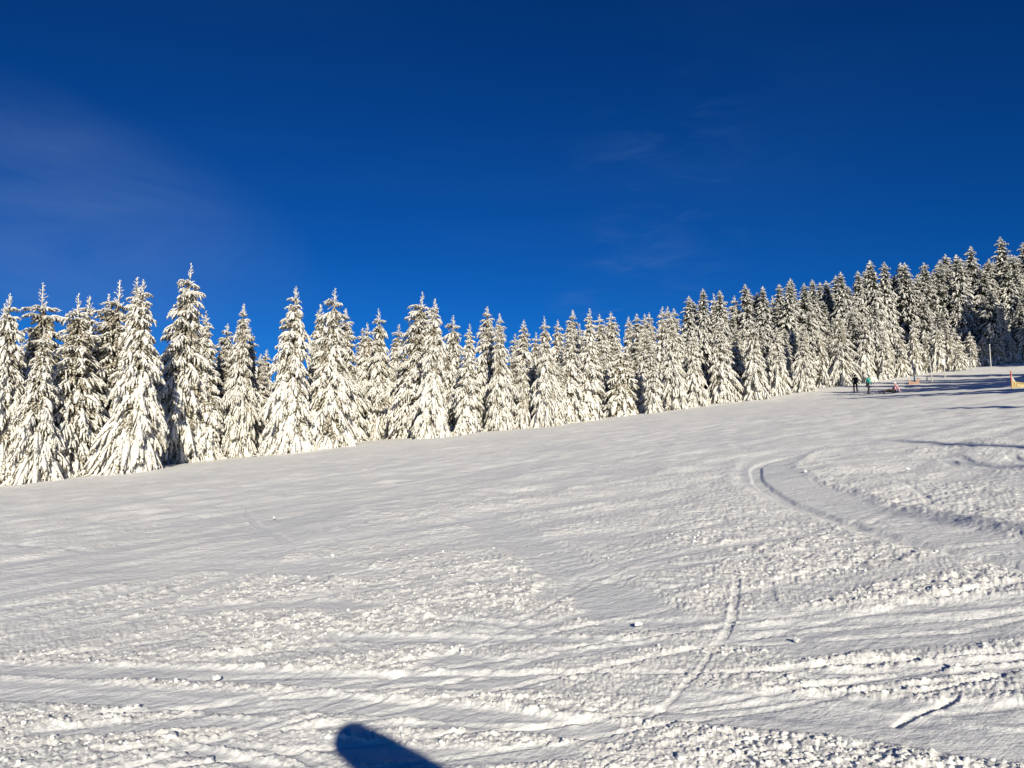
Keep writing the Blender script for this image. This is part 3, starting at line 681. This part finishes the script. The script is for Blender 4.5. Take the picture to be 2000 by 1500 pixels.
# young trees round the marker poles
YG = 'young spruces behind the marker poles'
for bx, dep, ty, kd, wd, lb in [
 (1762, 97, 642, 'young', .75, 'small young spruce left of the first marker pole'),
 (1790, 99, 627, 'young', .7, 'slim young spruce rising behind the first marker pole'),
 (1812, 102, 648, 'young', .8, 'low young spruce between the first two marker poles'),
 (1835, 101, 632, 'young', .75, 'young spruce behind the pole that carries a small plate'),
 (1858, 103, 636, 'young', .7, 'narrow young spruce right of the pole with the small plate'),
 (1872, 99, 668, 'young', 1.0, 'stunted spruce with a bent snow-caked top right of the plate pole'),
 (1902, 106, 664, 'young', .9, 'low dark young spruce beside the faint thin pole'),
 (1922, 110, 655, 'young', .9, 'low dark young spruce left of the tallest marker pole'),
 (1940, 113, 622, 'young', .8, 'shaded young spruce just right of the tallest marker pole'),
 (1963, 109, 590, 'shaggy', .85, 'sunlit full spruce above the nets near the right edge'),
 (1990, 112, 612, 'young', .9, 'smaller spruce at the right edge beside the sunlit full one'),
 (2030, 112, 600, 'shaggy', .9, 'spruce just outside the right edge of the photo')]:
    P = at_depth(bx, dep); tree(kd, P[0], P[1], height_for(P[0], P[1], ty), lb, YG, wd)
# trees that stand behind the front row and make the skyline: (top px, top py, metres behind the front, kind)
SKY = [(6,591,4,'open'),(104,553,3,'open'),(168,575,7,'slim'),(203,572,4,'open'),(232,542,3.5,'open'),(274,543,3,'tight'),(379,617,6,'slim'),(445,631,4,'shaggy'),(498,640,5,'slim'),
 (518,683,7,'slim'),(620,595,4,'tight'),(680,603,5,'shaggy'),(709,642,6,'slim'),(726,629,3.5,'slim'),(770,633,8,'slim'),(819,571,4,'broad'),(889,615,5,'ragged'),
 (954,600,5,'shaggy'),(1003,653,14,'slim'),(1024,625,6,'slim'),(1042,648,15,'slim'),(1091,624,7,'slim'),(1112,607,5,'shaggy'),(1130,631,12,'slim'),(1174,612,9,'shaggy'),(1189,624,16,'slim'),
 (1199,609,12,'shaggy'),(1231,619,24,'slim'),(1245,611,14,'shaggy'),(1258,613,26,'slim'),(1272,608,18,'shaggy'),(1290,600,10,'slim'),(1300,598,22,'slim'),(1316,602,14,'shaggy'),
 (1342,579,12,'forest'),(1353,581,19,'slim'),(1371,564,13,'forest'),(1394,574,18,'slim'),(1406,568,11,'forest'),(1416,576,22,'slim'),(1437,577,14,'shaggy'),
 (1464,552,12,'forest'),(1485,556,10,'forest'),(1508,578,16,'slim'),(1523,555,18,'forest'),(1532,552,12,'forest'),(1547,543,17,'forest'),(1570,552,11,'mature'),
 (1584,545,14,'forest'),(1602,551,19,'forest'),(1620,547,15,'mature'),(1633,538,20,'forest'),(1644,530,12,'forest'),(1671,528,14,'forest'),(1685,548,22,'forest'),(1698,524,18,'mature'),
 (1708,507,12,'forest'),(1720,510,15,'forest'),(1731,526,22,'forest'),(1753,512,14,'forest'),(1768,513,11,'mature'),(1785,535,24,'forest'),(1804,513,13,'mature'),(1815,529,20,'forest'),
 (1834,506,15,'forest'),(1844,496,19,'mature'),(1871,496,11,'forest'),(1891,482,17,'forest'),(1905,520,24,'forest'),(1915,512,20,'mature'),(1926,505,14,'forest'),(1938,510,22,'mature'),
 (1963,462,17,'forest'),(1978,495,13,'mature'),(1998,474,18,'forest'),(2025,480,15,'mature'),(2055,470,18,'forest')]
skx0, sky0 = [q[0] for q in SKY if q[0] > 1300], [q[1] for q in SKY if q[0] > 1300]
tall_words = ['sunlit-topped', 'white-crowned', 'narrow', 'thick-crowned', 'steep-sided', 'frosted']
def near_label(px):
    marks = [(0, 'the tree cut by the left edge'), (140, 'the bulky snow-padded spruce'), (345, 'the tallest left-hand spruce'), (462, 'the spruce with fan-like boughs'), (600, 'the close pair'),
             (742, 'the ragged spruce'), (843, 'the symmetrical spruce'), (1022, 'the small sapling'), (1150, 'the dark gap'), (1278, 'the columnar white spruce'), (1415, 'the bell-shaped spruce'),
             (1572, 'the last sunlit spruce'), (1660, 'the skier in black'), (1697, 'the skier in teal'), (1740, 'the sitting skier'), (1784, 'the first marker pole'), (1818, 'the second marker pole'),
             (1845, 'the pole with the plate'), (1895, 'the faint thin pole'), (1934, 'the tallest marker pole'), (1965, 'the sunlit full spruce'), (2000, 'the right edge')]
    m = min(marks, key=lambda q: abs(q[0] - px)); off = px - m[0]
    return ('directly behind ' if abs(off) < 9 else ('a little left of ' if off < 0 else 'a little right of ')) + m[1]
used = {}
for i, (tx, ty, beh, kd) in enumerate(SKY):
    dep = float(np.interp(tx, fdx, fdd)) + beh
    if tx > 1728: dep = 104 + beh
    P = at_depth(tx, dep); big = tx > 1330
    H = height_for(P[0], P[1], ty)
    # the picture leans verticals inward: shift so that the TOP falls on its column
    xt = (tx - 1000) / F * (P[1] * c_ + (float(base_z(P[0], P[1])) + H - CAM[2]) * s_); P[0] = xt
    H = height_for(P[0], P[1], ty)
    hw = 'tall' if H > 12 else 'slender'
    lb = f"{hw} {tall_words[(i * 5) % 6]} spruce on the skyline, {near_label(tx)}"
    if lb in used: lb = lb.replace('on the skyline', ['set further back on the skyline', 'poking up on the skyline', 'half hidden on the skyline'][used[lb] % 3]) ; 
    used[lb] = used.get(lb, 0) + 1
    tree(kd, P[0], P[1], H, lb, 'tall spruces of the forest on the skyline' if big else 'second row spruces on the skyline', (1.0 if H > 9 else 1.1))
for i in range(46):
    tx = 1345 + i * 15.2; dep = (float(np.interp(tx, fdx, fdd)) if tx < 1728 else 104) + [13, 17, 22][i % 3]
    P = at_depth(tx, dep); near = float(np.interp(tx, skx0, sky0))
    tree(['forest', 'mature'][i % 2], P[0], P[1], height_for(P[0], P[1], near + rs.uniform(14, 42)), ['frosted', 'white-topped', 'tall pale', 'dense', 'dusky'][i % 5] + ' spruce deep in the tall forest, ' + near_label(tx).replace('directly ', '').replace('a little ', 'just '), 'tall spruces in the thick of the forest', 1.15)
used2 = {}
# the wood goes on behind: dim trees filling the gaps
skx, sky_y = np.array([s[0] for s in SKY]), np.array([s[1] for s in SKY])
n_f = 0
for i in range(95):
    tx = -60 + (2130) * (i + rs.random() * .8) / 95
    dep = float(np.interp(tx, fdx, fdd)) if tx < 1728 else 104
    dep += rs.uniform(3.0, 7) if i % 2 else rs.uniform(9, 16)
    if tx > 1700 and i % 3 == 0: dep += 14
    if tx < 1150: dep = min(dep, 72)
    P = at_depth(tx, dep)
    near = np.min(np.where(np.abs(skx - tx) < 26, sky_y, 700)) if np.any(np.abs(skx - tx) < 26) else 690
    top = max(near, np.interp(tx, [0, 1000, 1300, 1600, 2000], [620, 640, 600, 560, 520])) + rs.uniform(35, 75)
    H = height_for(P[0], P[1], top)
    if H < 2.5: continue
    kd = rs.choice(['forest', 'mature']) if tx > 1450 else rs.choice(['open', 'slim', 'shaggy'])
    nl = near_label(tx); used2[nl] = used2.get(nl, 0) + 1
    tree(kd, P[0], P[1], H, ['dim spruce inside the wood, ', 'taller dim spruce inside the wood, ', 'deeper shaded spruce in the wood, ', 'faint half-hidden spruce in the wood, ', 'dark narrow spruce in the wood, '][min(4, used2[nl] - 1)] + near_label(tx).replace('directly behind', 'behind').replace('a little ', 'just '), 'shaded spruces inside the wood', 1.1)
    n_f += 1

for i in range(22):
    tx = 1735 + i * 13.5; P = at_depth(tx, 107 + (i * 7) % 14)
    tree(['young', 'slim'][i % 2], P[0], P[1], rs.uniform(3.6, 6.4), ['low shaded', 'small frosted'][i % 2] + ' spruce under the tall forest, ' + near_label(tx).replace('directly behind', 'behind').replace('a little ', 'just '), 'low spruces under the tall forest', 1.3)

# ------------------------------------------------------------------ trees of the right-hand wood, beyond the frame; their shadows reach into it
DIRH = np.array([anti[0], anti[1]]) / math.hypot(anti[0], anti[1]); TAN = math.tan(SUN_EL)
def caster(tip, back, kind, wide, label):
    """a tree standing `back` metres sunward of the point where the tip of its shadow lies"""
    G = hit(*tip) if len(tip) == 2 else np.array(tip)
    B = G[:2] - DIRH * back; Hh = back * TAN + float(base_z(G[0], G[1])) - float(base_z(*B))
    tree(kind, B[0], B[1], Hh, label, 'spruces of the right-hand wood', wide)
OUT = 'spruce of the wood to the right, outside the picture'
for (x, y), bk, kd in [((26.5, 62), 33, 'forest'), ((25.5, 54), 30, 'forest'), ((33, 63), 32, 'mature'), ((31, 77), 38, 'forest'), ((36, 64), 30, 'forest'), ((34, 76), 36, 'mature'), ((32.6, 66), 33, 'mature'), ((35, 72), 36, 'forest'), ((38.5, 70), 34, 'mature'), ((36, 80), 36, 'forest'), ((40, 84), 36, 'mature'),
                   ((33, 82), 40, 'mature'), ((44, 82), 38, 'forest'), ((46, 92), 40, 'mature'), ((42, 96), 42, 'forest'), ((50, 98), 42, 'mature'), ((38, 92), 44, 'forest'),
                   ((61, 134), 64, 'forest'), ((66, 132), 60, 'mature'), 
                   ((78, 140), 64, 'mature'), ((84, 146), 66, 'forest'), ((63, 142), 70, 'mature'),
                   ((90, 150), 66, 'forest'), ((82, 134), 58, 'forest'), ((92, 142), 60, 'mature')]:
    caster((x, y, float(base_z(x, y))), bk, kd, 1.0, 'tall ' + OUT)
caster((1800, 800), 20, 'slim', .9, 'slim ' + OUT)
caster((1690, 862), 42, 'forest', .45, 'thin-topped ' + OUT)
caster((1620, 975), 60, 'forest', .28, 'thin-topped ' + OUT)
caster((1850, 900), 34, 'slim', .6, 'slim ' + OUT)

# ------------------------------------------------------------------ marker poles and nets at the far edge
MP = 'marker poles along the far edge'
def marker(pt, pb, dep, rad, label, plate=False, m='polewood'):
    P = at_depth(pb[0], dep) if dep else hit(*pb); _, _, d = to_px(*P)
    Hh = (pb[1] - pt[1]) / F * float(d); lx_ = (pt[0] - pb[0]) / F * float(d) + Hh * .07
    o = empty('marker_pole', P); tag(o, label, 'pole', MP)
    tube('pole', [(0, 0, -.4), (lx_ * .5, 0, Hh * .5), (lx_, 0, Hh)], [rad, rad * .95, rad * .85], M[m], o, 10)
    if plate:
        bm = bmesh.new(); bmesh.ops.create_cube(bm, size=1)
        for v in bm.verts: v.co = Vector((v.co.x * .34 + lx_ - .12, v.co.y * .02 - rad - .02, v.co.z * .62 + Hh - .36))
        bmesh.ops.bevel(bm, geom=list(bm.edges), offset=.006, segments=1)
        bm_obj('plate', bm, M['white'], o, False)
    else:
        bm = bmesh.new(); bmesh.ops.create_icosphere(bm, subdivisions=2, radius=rad * 1.5)
        for v in bm.verts: v.co = Vector((v.co.x + lx_, v.co.y, v.co.z * .7 + Hh + rad * .3))
        bm_obj('snow_cap', bm, M['ground'], o)
marker((1782, 695), (1787, 735), 84, .07, 'first pale marker pole from the left, standing behind the small orange net')
marker((1815, 689), (1821, 737), 84, .06, 'second pale marker pole, thicker and leaning left')
marker((1843, 692), (1846, 731), 88, .06, 'pale marker pole carrying a small white plate at its top', True)
marker((1810, 726), (1811, 735), 86, .07, 'short snow-dusted stump of a post between the first two poles')
marker((1895, 679), (1896, 720), 96, .04, 'faint thin pole in the shade right of the plate pole', m='grey')
marker((1933, 668), (1936, 719), 94, .055, 'tallest pale marker pole beside the sunlit spruce at the right')

def net(name, base, length, heights, cells, m, label, ang, z0=0.0, parts=(), loc=None):
    """safety net: strands of a sagging mesh hung from posts"""
    o = empty(name, base, ang); tag(o, label, 'net')
    nx, nz = cells; bm = bmesh.new()
    hx = lambda u: float(np.interp(u, np.linspace(0, 1, len(heights)), heights))
    for i in range(nx + 1):
        u = i / nx; tube_bm(bm, [(u * length, .03 * math.sin(u * 9), z0), (u * length, .05 * math.sin(u * 7), hx(u))], .014, 4)
    for j in range(nz + 1):
        pts = [(u * length, .04 * math.sin(u * 8 + j * .2), z0 + (hx(u) - z0) * j / nz) for u in np.linspace(0, 1, nx + 1)]
        tube_bm(bm, pts, .014, 4)
    bm_obj('mesh_panel', bm, M[m], o)
    return o
P = at_depth(1776, 81)
n1 = net('safety_net', P, 1.15, [.55, .30, .28, .42, .75], (18, 9), 'orange', 'small sagging orange safety net at the foot of the first marker pole', .15, -.1)
for u, h in ((0, .6), (.38, .34), (1.15, .8)): tube('post', [(u, 0, -.4), (u, .02, h)], .025, M['orange'], n1)
P = at_depth(1976, 50)
n2 = net('safety_net', P, 2.4, [1.0, .30, .16, .28, .55, 1.0, .6, .3], (30, 10), 'palenet', 'pale and yellow safety net on a red post at the right edge', .1, .0)
bm = bmesh.new()
for j in range(6):
    tube_bm(bm, [(u * 1.6, -.04 + .04 * math.sin(u * 8), -.18 + j * .09 + .18 * (1 - u) ** 2) for u in np.linspace(0, 1, 14)], .022, 4)
for i in range(15):
    u = i / 14; tube_bm(bm, [(u * 1.6, -.05, -.2), (u * 1.6, -.04, .30 + .18 * (1 - u) ** 2)], .02, 4)
bm_obj('yellow_panel', bm, M['yellow'], n2)
tube('post', [(0, 0, -.5), (.02, 0, 1.12)], .035, M['red'], n2); tube('post', [(1.75, 0, -.5), (1.72, 0, 1.05)], .03, M['palenet'], n2)

# ------------------------------------------------------------------ people
def skin_obj(name, verts, edges, m, parent, sub=1):
    """verts: name -> (co, radius)"""
    keys = list(verts); me = bpy.data.meshes.new(name)
    me.from_pydata([verts[k][0] for k in keys], [(keys.index(a), keys.index(b)) for a, b in edges], [])
    o = link(name, me, m, parent)
    md = o.modifiers.new('skin', 'SKIN'); md.use_smooth_shade = True
    for i, k in enumerate(keys):
        sv = me.skin_vertices[0].data[i]; r = verts[k][1]; sv.radius = (r, r) if np.isscalar(r) else r; sv.use_root = (i == 0)
    sb = o.modifiers.new('sub', 'SUBSURF'); sb.levels = sub; sb.render_levels = sub
    return o
def person(loc, rz, J, label, jacket, trousers, helmet, scale=1.0, group=None, glove='black'):
    """J: joint positions of the pose"""
    o = empty('person', loc, rz, scale); tag(o, label, 'person', group)
    v = lambda k: Vector(J[k])
    body = {'pelvis': (v('pelvis'), .11), 'waist': (v('pelvis').lerp(v('chest'), .45), .10), 'chest': (v('chest'), .125), 'neck': (v('neck'), .05),
            'jaw': (v('neck').lerp(v('head'), .55) + Vector((0, .03, 0)), .068), 'head': (v('head'), .092), 'crown': (v('head') + (v('head') - v('neck')).normalized() * .07, .07)}
    ed = [('pelvis', 'waist'), ('waist', 'chest'), ('chest', 'neck'), ('neck', 'jaw'), ('jaw', 'head'), ('head', 'crown')]
    for s_ in 'lr':
        body.update({'sh' + s_: (v('sh' + s_), .055), 'el' + s_: (v('el' + s_), .040), 'wr' + s_: (v('wr' + s_), .028), 'hip' + s_: (v('hip' + s_), .085), 'kn' + s_: (v('kn' + s_), .055), 'an' + s_: (v('an' + s_), .04)})
        ed += [('chest', 'sh' + s_), ('sh' + s_, 'el' + s_), ('el' + s_, 'wr' + s_), ('pelvis', 'hip' + s_), ('hip' + s_, 'kn' + s_), ('kn' + s_, 'an' + s_)]
    b = skin_obj('body', body, ed, M['skin'], o)
    hd = v('head'); up = (v('head') - v('neck')).normalized()
    bm = bmesh.new(); bmesh.ops.create_icosphere(bm, subdivisions=2, radius=1)
    for q in bm.verts: q.co = hd + Vector((q.co.x * .016, .094 + q.co.y * .022, q.co.z * .026 - .015))
    bm_obj('nose', bm, M['skin'], o)
    jk = {'hem': (v('pelvis') - Vector((0, 0, .03)), (.185, .14)), 'waist': (v('pelvis').lerp(v('chest'), .45), (.165, .13)), 'chest': (v('chest'), (.185, .145)), 'collar': (v('neck'), .075)}
    je = [('hem', 'waist'), ('waist', 'chest'), ('chest', 'collar')]
    for s_ in 'lr':
        jk.update({'sh' + s_: (v('sh' + s_), .085), 'el' + s_: (v('el' + s_), .068), 'wr' + s_: (v('wr' + s_), .052)}); je += [('chest', 'sh' + s_), ('sh' + s_, 'el' + s_), ('el' + s_, 'wr' + s_)]
    skin_obj('jacket', jk, je, M[jacket], o)
    tr_ = {'seat': (v('pelvis'), .15)}; te = []
    for s_ in 'lr':
        tr_.update({'hip' + s_: (v('hip' + s_), .115), 'kn' + s_: (v('kn' + s_), .085), 'an' + s_: (v('an' + s_) + Vector((0, 0, .04)), .078)}); te += [('seat', 'hip' + s_), ('hip' + s_, 'kn' + s_), ('kn' + s_, 'an' + s_)]
    skin_obj('trousers', tr_, te, M[trousers], o)
    for s_ in 'lr':
        a, f = v('an' + s_), v('toe' + s_)
        skin_obj('boot', {'shaft': (a + Vector((0, 0, .10)), .066), 'ankle': (a, .064), 'ball': (a.lerp(f, .7), .05), 'toe': (f, .04)}, [('shaft', 'ankle'), ('ankle', 'ball'), ('ball', 'toe')], M['black'], o)
        w_, e_ = v('wr' + s_), v('el' + s_); d = (w_ - e_).normalized(); sd2 = d.cross(Vector((0, 0, 1)) if abs(d.z) < .9 else Vector((0, 1, 0))).normalized(); pn_ = d.cross(sd2)
        pal = w_ + d * .06; gv = {'cuff': (w_ - d * .02, .036), 'palm': (pal, (.042, .022))}; ge = [('cuff', 'palm')]
        for i, (off, ln) in enumerate(((-.03, .062), (-.010, .072), (.010, .068), (.030, .054))):
            k0 = pal + d * .025 + sd2 * off; k1 = k0 + d * ln * .5 + pn_ * .008; k2 = k1 + d * ln * .25 + pn_ * ln * .5
            gv.update({f'a{i}': (k0, .012), f'b{i}': (k1, .011), f'c{i}': (k2, .009)}); ge += [('palm', f'a{i}'), (f'a{i}', f'b{i}'), (f'b{i}', f'c{i}')]
        t0 = w_ + d * .03 + sd2 * .035 + pn_ * .012; t1 = t0 + d * .03 + sd2 * .015 + pn_ * .02
        gv.update({'t0': (t0, .014), 't1': (t1, .011)}); ge += [('palm', 't0'), ('t0', 't1')]
        skin_obj('glove', gv, ge, M[glove], o)
    bm = bmesh.new(); bmesh.ops.create_icosphere(bm, subdivisions=3, radius=1)
    for q in list(bm.verts):
        if q.co.z < -.35 and q.co.y > -.2: bm.verts.remove(q)
    for q in bm.verts: q.co = hd + up * .03 + Vector((q.co.x * .118, q.co.y * .135 - .012, q.co.z * .125))
    bm_obj('helmet', bm, M[helmet], o)
    bm = bmesh.new(); bmesh.ops.create_icosphere(bm, subdivisions=2, radius=1)
    for q in bm.verts: q.co = hd + Vector((q.co.x * .078, .085 + q.co.y * .03, q.co.z * .036 + .022))
    bm_obj('goggles', bm, M['black'], o)
    return o
STAND = dict(pelvis=(0, -.03, .95), chest=(0, .03, 1.32), neck=(0, .06, 1.48), head=(0, .09, 1.62), shl=(-.19, .03, 1.40), shr=(.19, .03, 1.40), ell=(-.27, .02, 1.13), elr=(.27, .02, 1.13),
             wrl=(-.22, .2, .98), wrr=(.22, .2, .98), hipl=(-.10, -.02, .90), hipr=(.10, -.02, .90), knl=(-.13, .08, .50), knr=(.13, .08, .50), anl=(-.14, -.02, .12), anr=(.14, -.02, .12),
             toel=(-.15, .16, .05), toer=(.15, .16, .05))
SIT = dict(pelvis=(0, 0, .14), chest=(0, -.10, .50), neck=(0, -.08, .67), head=(0, -.03, .82), shl=(-.18, -.10, .60), shr=(.18, -.10, .60), ell=(-.28, -.22, .36), elr=(.27, .06, .40),
           wrl=(-.30, -.30, .12), wrr=(.20, .26, .30), hipl=(-.10, .06, .13), hipr=(.10, .06, .13), knl=(-.14, .46, .28), knr=(.13, .50, .17), anl=(-.16, .86, .10), anr=(.16, .92, .10),
           toel=(-.22, .98, .22), toer=(.24, 1.04, .20))
def ski(loc, rz, label, tilt=0.0, roll=0.0, ln=1.6):
    bm = bmesh.new(); pr = []
    for i in range(15):
        t = i / 14; y = (t - .5) * ln; z = .018 + (.10 * max(0, (t - .88) / .12) ** 2); wd = .035 + .014 * abs(2 * t - 1) ** 2; wd *= 1 if t < .93 else .6
        pr.append([bm.verts.new((a * wd, y, z + b)) for a, b in ((-1, -.008), (1, -.008), (1, .008), (-1, .008))])
    for a, b in zip(pr, pr[1:]):
        for k in range(4): bm.faces.new((a[k], a[(k + 1) % 4], b[(k + 1) % 4], b[k]))
    bm.faces.new(pr[0]); bm.faces.new(pr[-1][::-1])
    o = empty('ski', loc, 0); o.rotation_euler = (tilt, roll, rz); tag(o, label, 'ski')
    bm_obj('blade', bm, M['navy'], o, False)
    bm = bmesh.new()
    for y0, y1, h in ((-.16, -.06, .07), (.10, .19, .05)):
        r = bmesh.ops.create_cube(bm, size=1)['verts']
        for q in r: q.co = Vector((q.co.x * .05, (y0 + y1) / 2 + q.co.y * (y1 - y0), .026 + h / 2 + q.co.z * h))
    bm_obj('binding', bm, M['grey'], o, False)
    return o
def ski_pole(a, b, label):
    a, b = Vector(a), Vector(b); o = empty('ski_pole', b); tag(o, label, 'ski pole'); d = a - b
    tube('shaft', [(0, 0, 0), d], .009, M['grey'], o); tube('grip', [d - d.normalized() * .12, d + d.normalized() * .03], .016, M['black'], o)
    tube('basket', [d.normalized() * .06, d.normalized() * .07], .045, M['black'], o, 12)
def pers_at(px, py, **k):
    P = hit(px, py); return P
def world(o, p): 
    q = Matrix.Rotation(o.rotation_euler.z, 3, 'Z') @ (Vector(p) * o.scale.x); return Vector(o.location) + q
p1 = hit(1671, 766); rz1 = R(160)
s1 = person(p1 + [0, 0, .05], rz1, STAND, 'person all in black ski clothes standing on skis before the trees', 'black', 'black', 'black', .97)
for sg, w_ in ((-.14, 'left'), (.14, 'right')):
    c = world(s1, (sg, .06, 0)); ski((c.x, c.y, float(base_z(c.x, c.y)) + .01), rz1, f'dark ski under the {w_} boot of the skier in black', R(3))
for sg, w_ in (('l', 'left'), ('r', 'right')):
    h = world(s1, Vector(STAND['wr' + sg]) + Vector((0, .07, 0))); f = world(s1, (STAND['wr' + sg][0] * 1.3, .35, 0)); f.z = float(base_z(f.x, f.y)); ski_pole(h, f, f'thin pole in the {w_} hand of the skier in black')
p2 = hit(1696, 772); rz2 = R(-115)
ST2 = dict(STAND); ST2.update(wrr=(.10, .34, 1.02), elr=(.24, .12, 1.14), chest=(0, .10, 1.30), neck=(0, .15, 1.45), head=(0, .20, 1.58), pelvis=(0, -.06, .92))
s2 = person(p2 + [0, 0, .05], rz2, ST2, 'person in a teal jacket and black trousers turned towards the sitting skier', 'teal', 'black', 'grey', .97)
for sg, w_ in ((-.14, 'left'), (.14, 'right')):
    c = world(s2, (sg, .06, 0)); ski((c.x, c.y, float(base_z(c.x, c.y)) + .01), rz2, f'dark ski under the {w_} boot of the skier in teal')
for sg, w_ in (('l', 'left'), ('r', 'right')):
    h = world(s2, Vector(ST2['wr' + sg]) + Vector((0, .07, 0))); f = world(s2, (ST2['wr' + sg][0] * 1.2, .8, 0)); f.z = float(base_z(f.x, f.y)); ski_pole(h, f, f'thin pole planted ahead by the {w_} hand of the skier in teal')
p3 = hit(1748, 768); rz3 = R(80)
s3 = person(p3 + [0, 0, .03], rz3, SIT, 'person in pink and pale jacket sitting on the snow, legs stretched left', 'pink', 'black', 'pale', .98, glove='pale')
for sg, k in (('left', 'anl'), ('right', 'anr')):
    c = world(s3, (SIT[k][0], SIT[k][1], 0)); ski((c.x, c.y, float(base_z(c.x, c.y)) + .04), rz3 + (R(70) if sg == 'left' else R(50)), f'dark ski on the {sg} boot of the sitting skier', 0, 0, 1.5)
f = hit(1722, 769); ski_pole(Vector(f) + Vector((.0, 0, .05)), Vector(f) + Vector((-1.1, .1, .02)), 'thin pole lying on the snow left of the sitting skier')

# the photographer, whose raised arm and mitten throw the shadow at the bottom of the picture
U = anti; RT = np.cross(U, [0, 0, 1]); RT /= np.linalg.norm(RT); DN = np.cross(U, RT)      # axes across the sun's rays
if DN[2] > 0: DN = -DN
def perp(r, d, along): return Vector(CAM + RT * r + DN * d - U * along)
g0 = float(base_z(.75, -.9))
PH = dict(STAND)
wr = perp(.11, .075, .16); el = perp(.38, .28, .24); sh = perp(.66, .62, .50)
org = Vector((.92, -.85, float(base_z(.92, -.85)) + .02))
for k in PH: PH[k] = Vector(PH[k])
PH['wrl'], PH['ell'], PH['shl'] = wr - org, el - org, sh - org
dx = PH['shl'] - Vector(STAND['shl'])
PH['shr'] = PH['shl'] + Vector((.36, 0, -.02)); PH['chest'] = PH['shl'] + Vector((.18, 0, -.08)); PH['neck'] = PH['chest'] + Vector((.04, -.05, .13)); PH['head'] = PH['neck'] + Vector((.03, -.02, .15))
PH['elr'] = PH['shr'] + Vector((.08, 0, -.28)); PH['wrr'] = PH['elr'] + Vector((.0, .12, -.22))
photographer = person(org, 0, PH, 'person taking the photo with one padded arm raised, standing behind the viewpoint', 'navy', 'black', 'black')
bm = bmesh.new(); bmesh.ops.create_icosphere(bm, subdivisions=3, radius=1)
mc = perp(-.01, -.005, .15)
for q in bm.verts: q.co = Vector(mc) + Vector(RT) * q.co.x * .10 + Vector(DN) * q.co.y * .10 + Vector(U) * q.co.z * .05
bm_obj('mitten', bm, M['navy'], photographer).location = -org
d = (Vector(sh) - Vector(wr))
o = tube('sleeve', [perp(.005, .005, .16) - org, Vector(wr) - org, Vector(el) - org, Vector(sh) - org], [.100, .118, .155, .17], M['navy'], photographer, 14)


# ------------------------------------------------------------------ loose clods on the piste
def clod(px, py, size, label, seed):
    P = hit(px, py); r_ = random.Random(seed); bm = bmesh.new(); bmesh.ops.create_icosphere(bm, subdivisions=3, radius=1)
    from mathutils import noise
    for q in bm.verts:
        n = noise.noise(q.co * 1.3 + Vector((seed * 3.1, 0, 0))) * .5 + noise.noise(q.co * 3.7 + Vector((0, seed, 0))) * .22
        q.co = q.co * (1 + n); q.co.x *= 1.25; q.co.z *= .75; q.co *= size
    o = bm_obj('snow_clod', bm, M['ground']); o.location = (P[0], P[1], P[2] + size * .5); o.rotation_euler = (0, 0, r_.random() * 6)
    tag(o, label, 'snow clod', 'loose clods lying on the piste')
for k, a in enumerate([(332, 1443, .03, 'irregular snow clod left of the long shadow, at the start of a scraped line'),
    (408, 1488, .022, 'small white snow clod alone on smooth snow near the bottom left'),
    (283, 1480, .014, 'tiny snow clod between the curved scrape and the bottom left corner'),
    (640, 1440, .018, 'small snow clod just left of the tip of the long shadow'),
    (1247, 1221, .024, 'flat pale snow clod right of centre beside a long groove'),
    (1542, 1324, .018, 'lone snow clod at the end of a straight thin line'),
    (1555, 1252, .018, 'small flat clod on the smooth band at right'),
    (1330, 1483, .022, 'snow clod with a dark shadow near the bottom, right of centre'),
    (422, 1327, .025, 'snow clod on the smooth band at left'),
    (650, 1086, .02, 'lone snow clod in the middle distance left of centre'),
    (535, 1012, .02, 'far little snow clod beside the curved ski track'),
    (1772, 917, .03, 'dark-shadowed snow clod up the slope at right'),
    (1572, 922, .03, 'chunky snow clod inside the big curved track')]):
    clod(*a, k + 1)
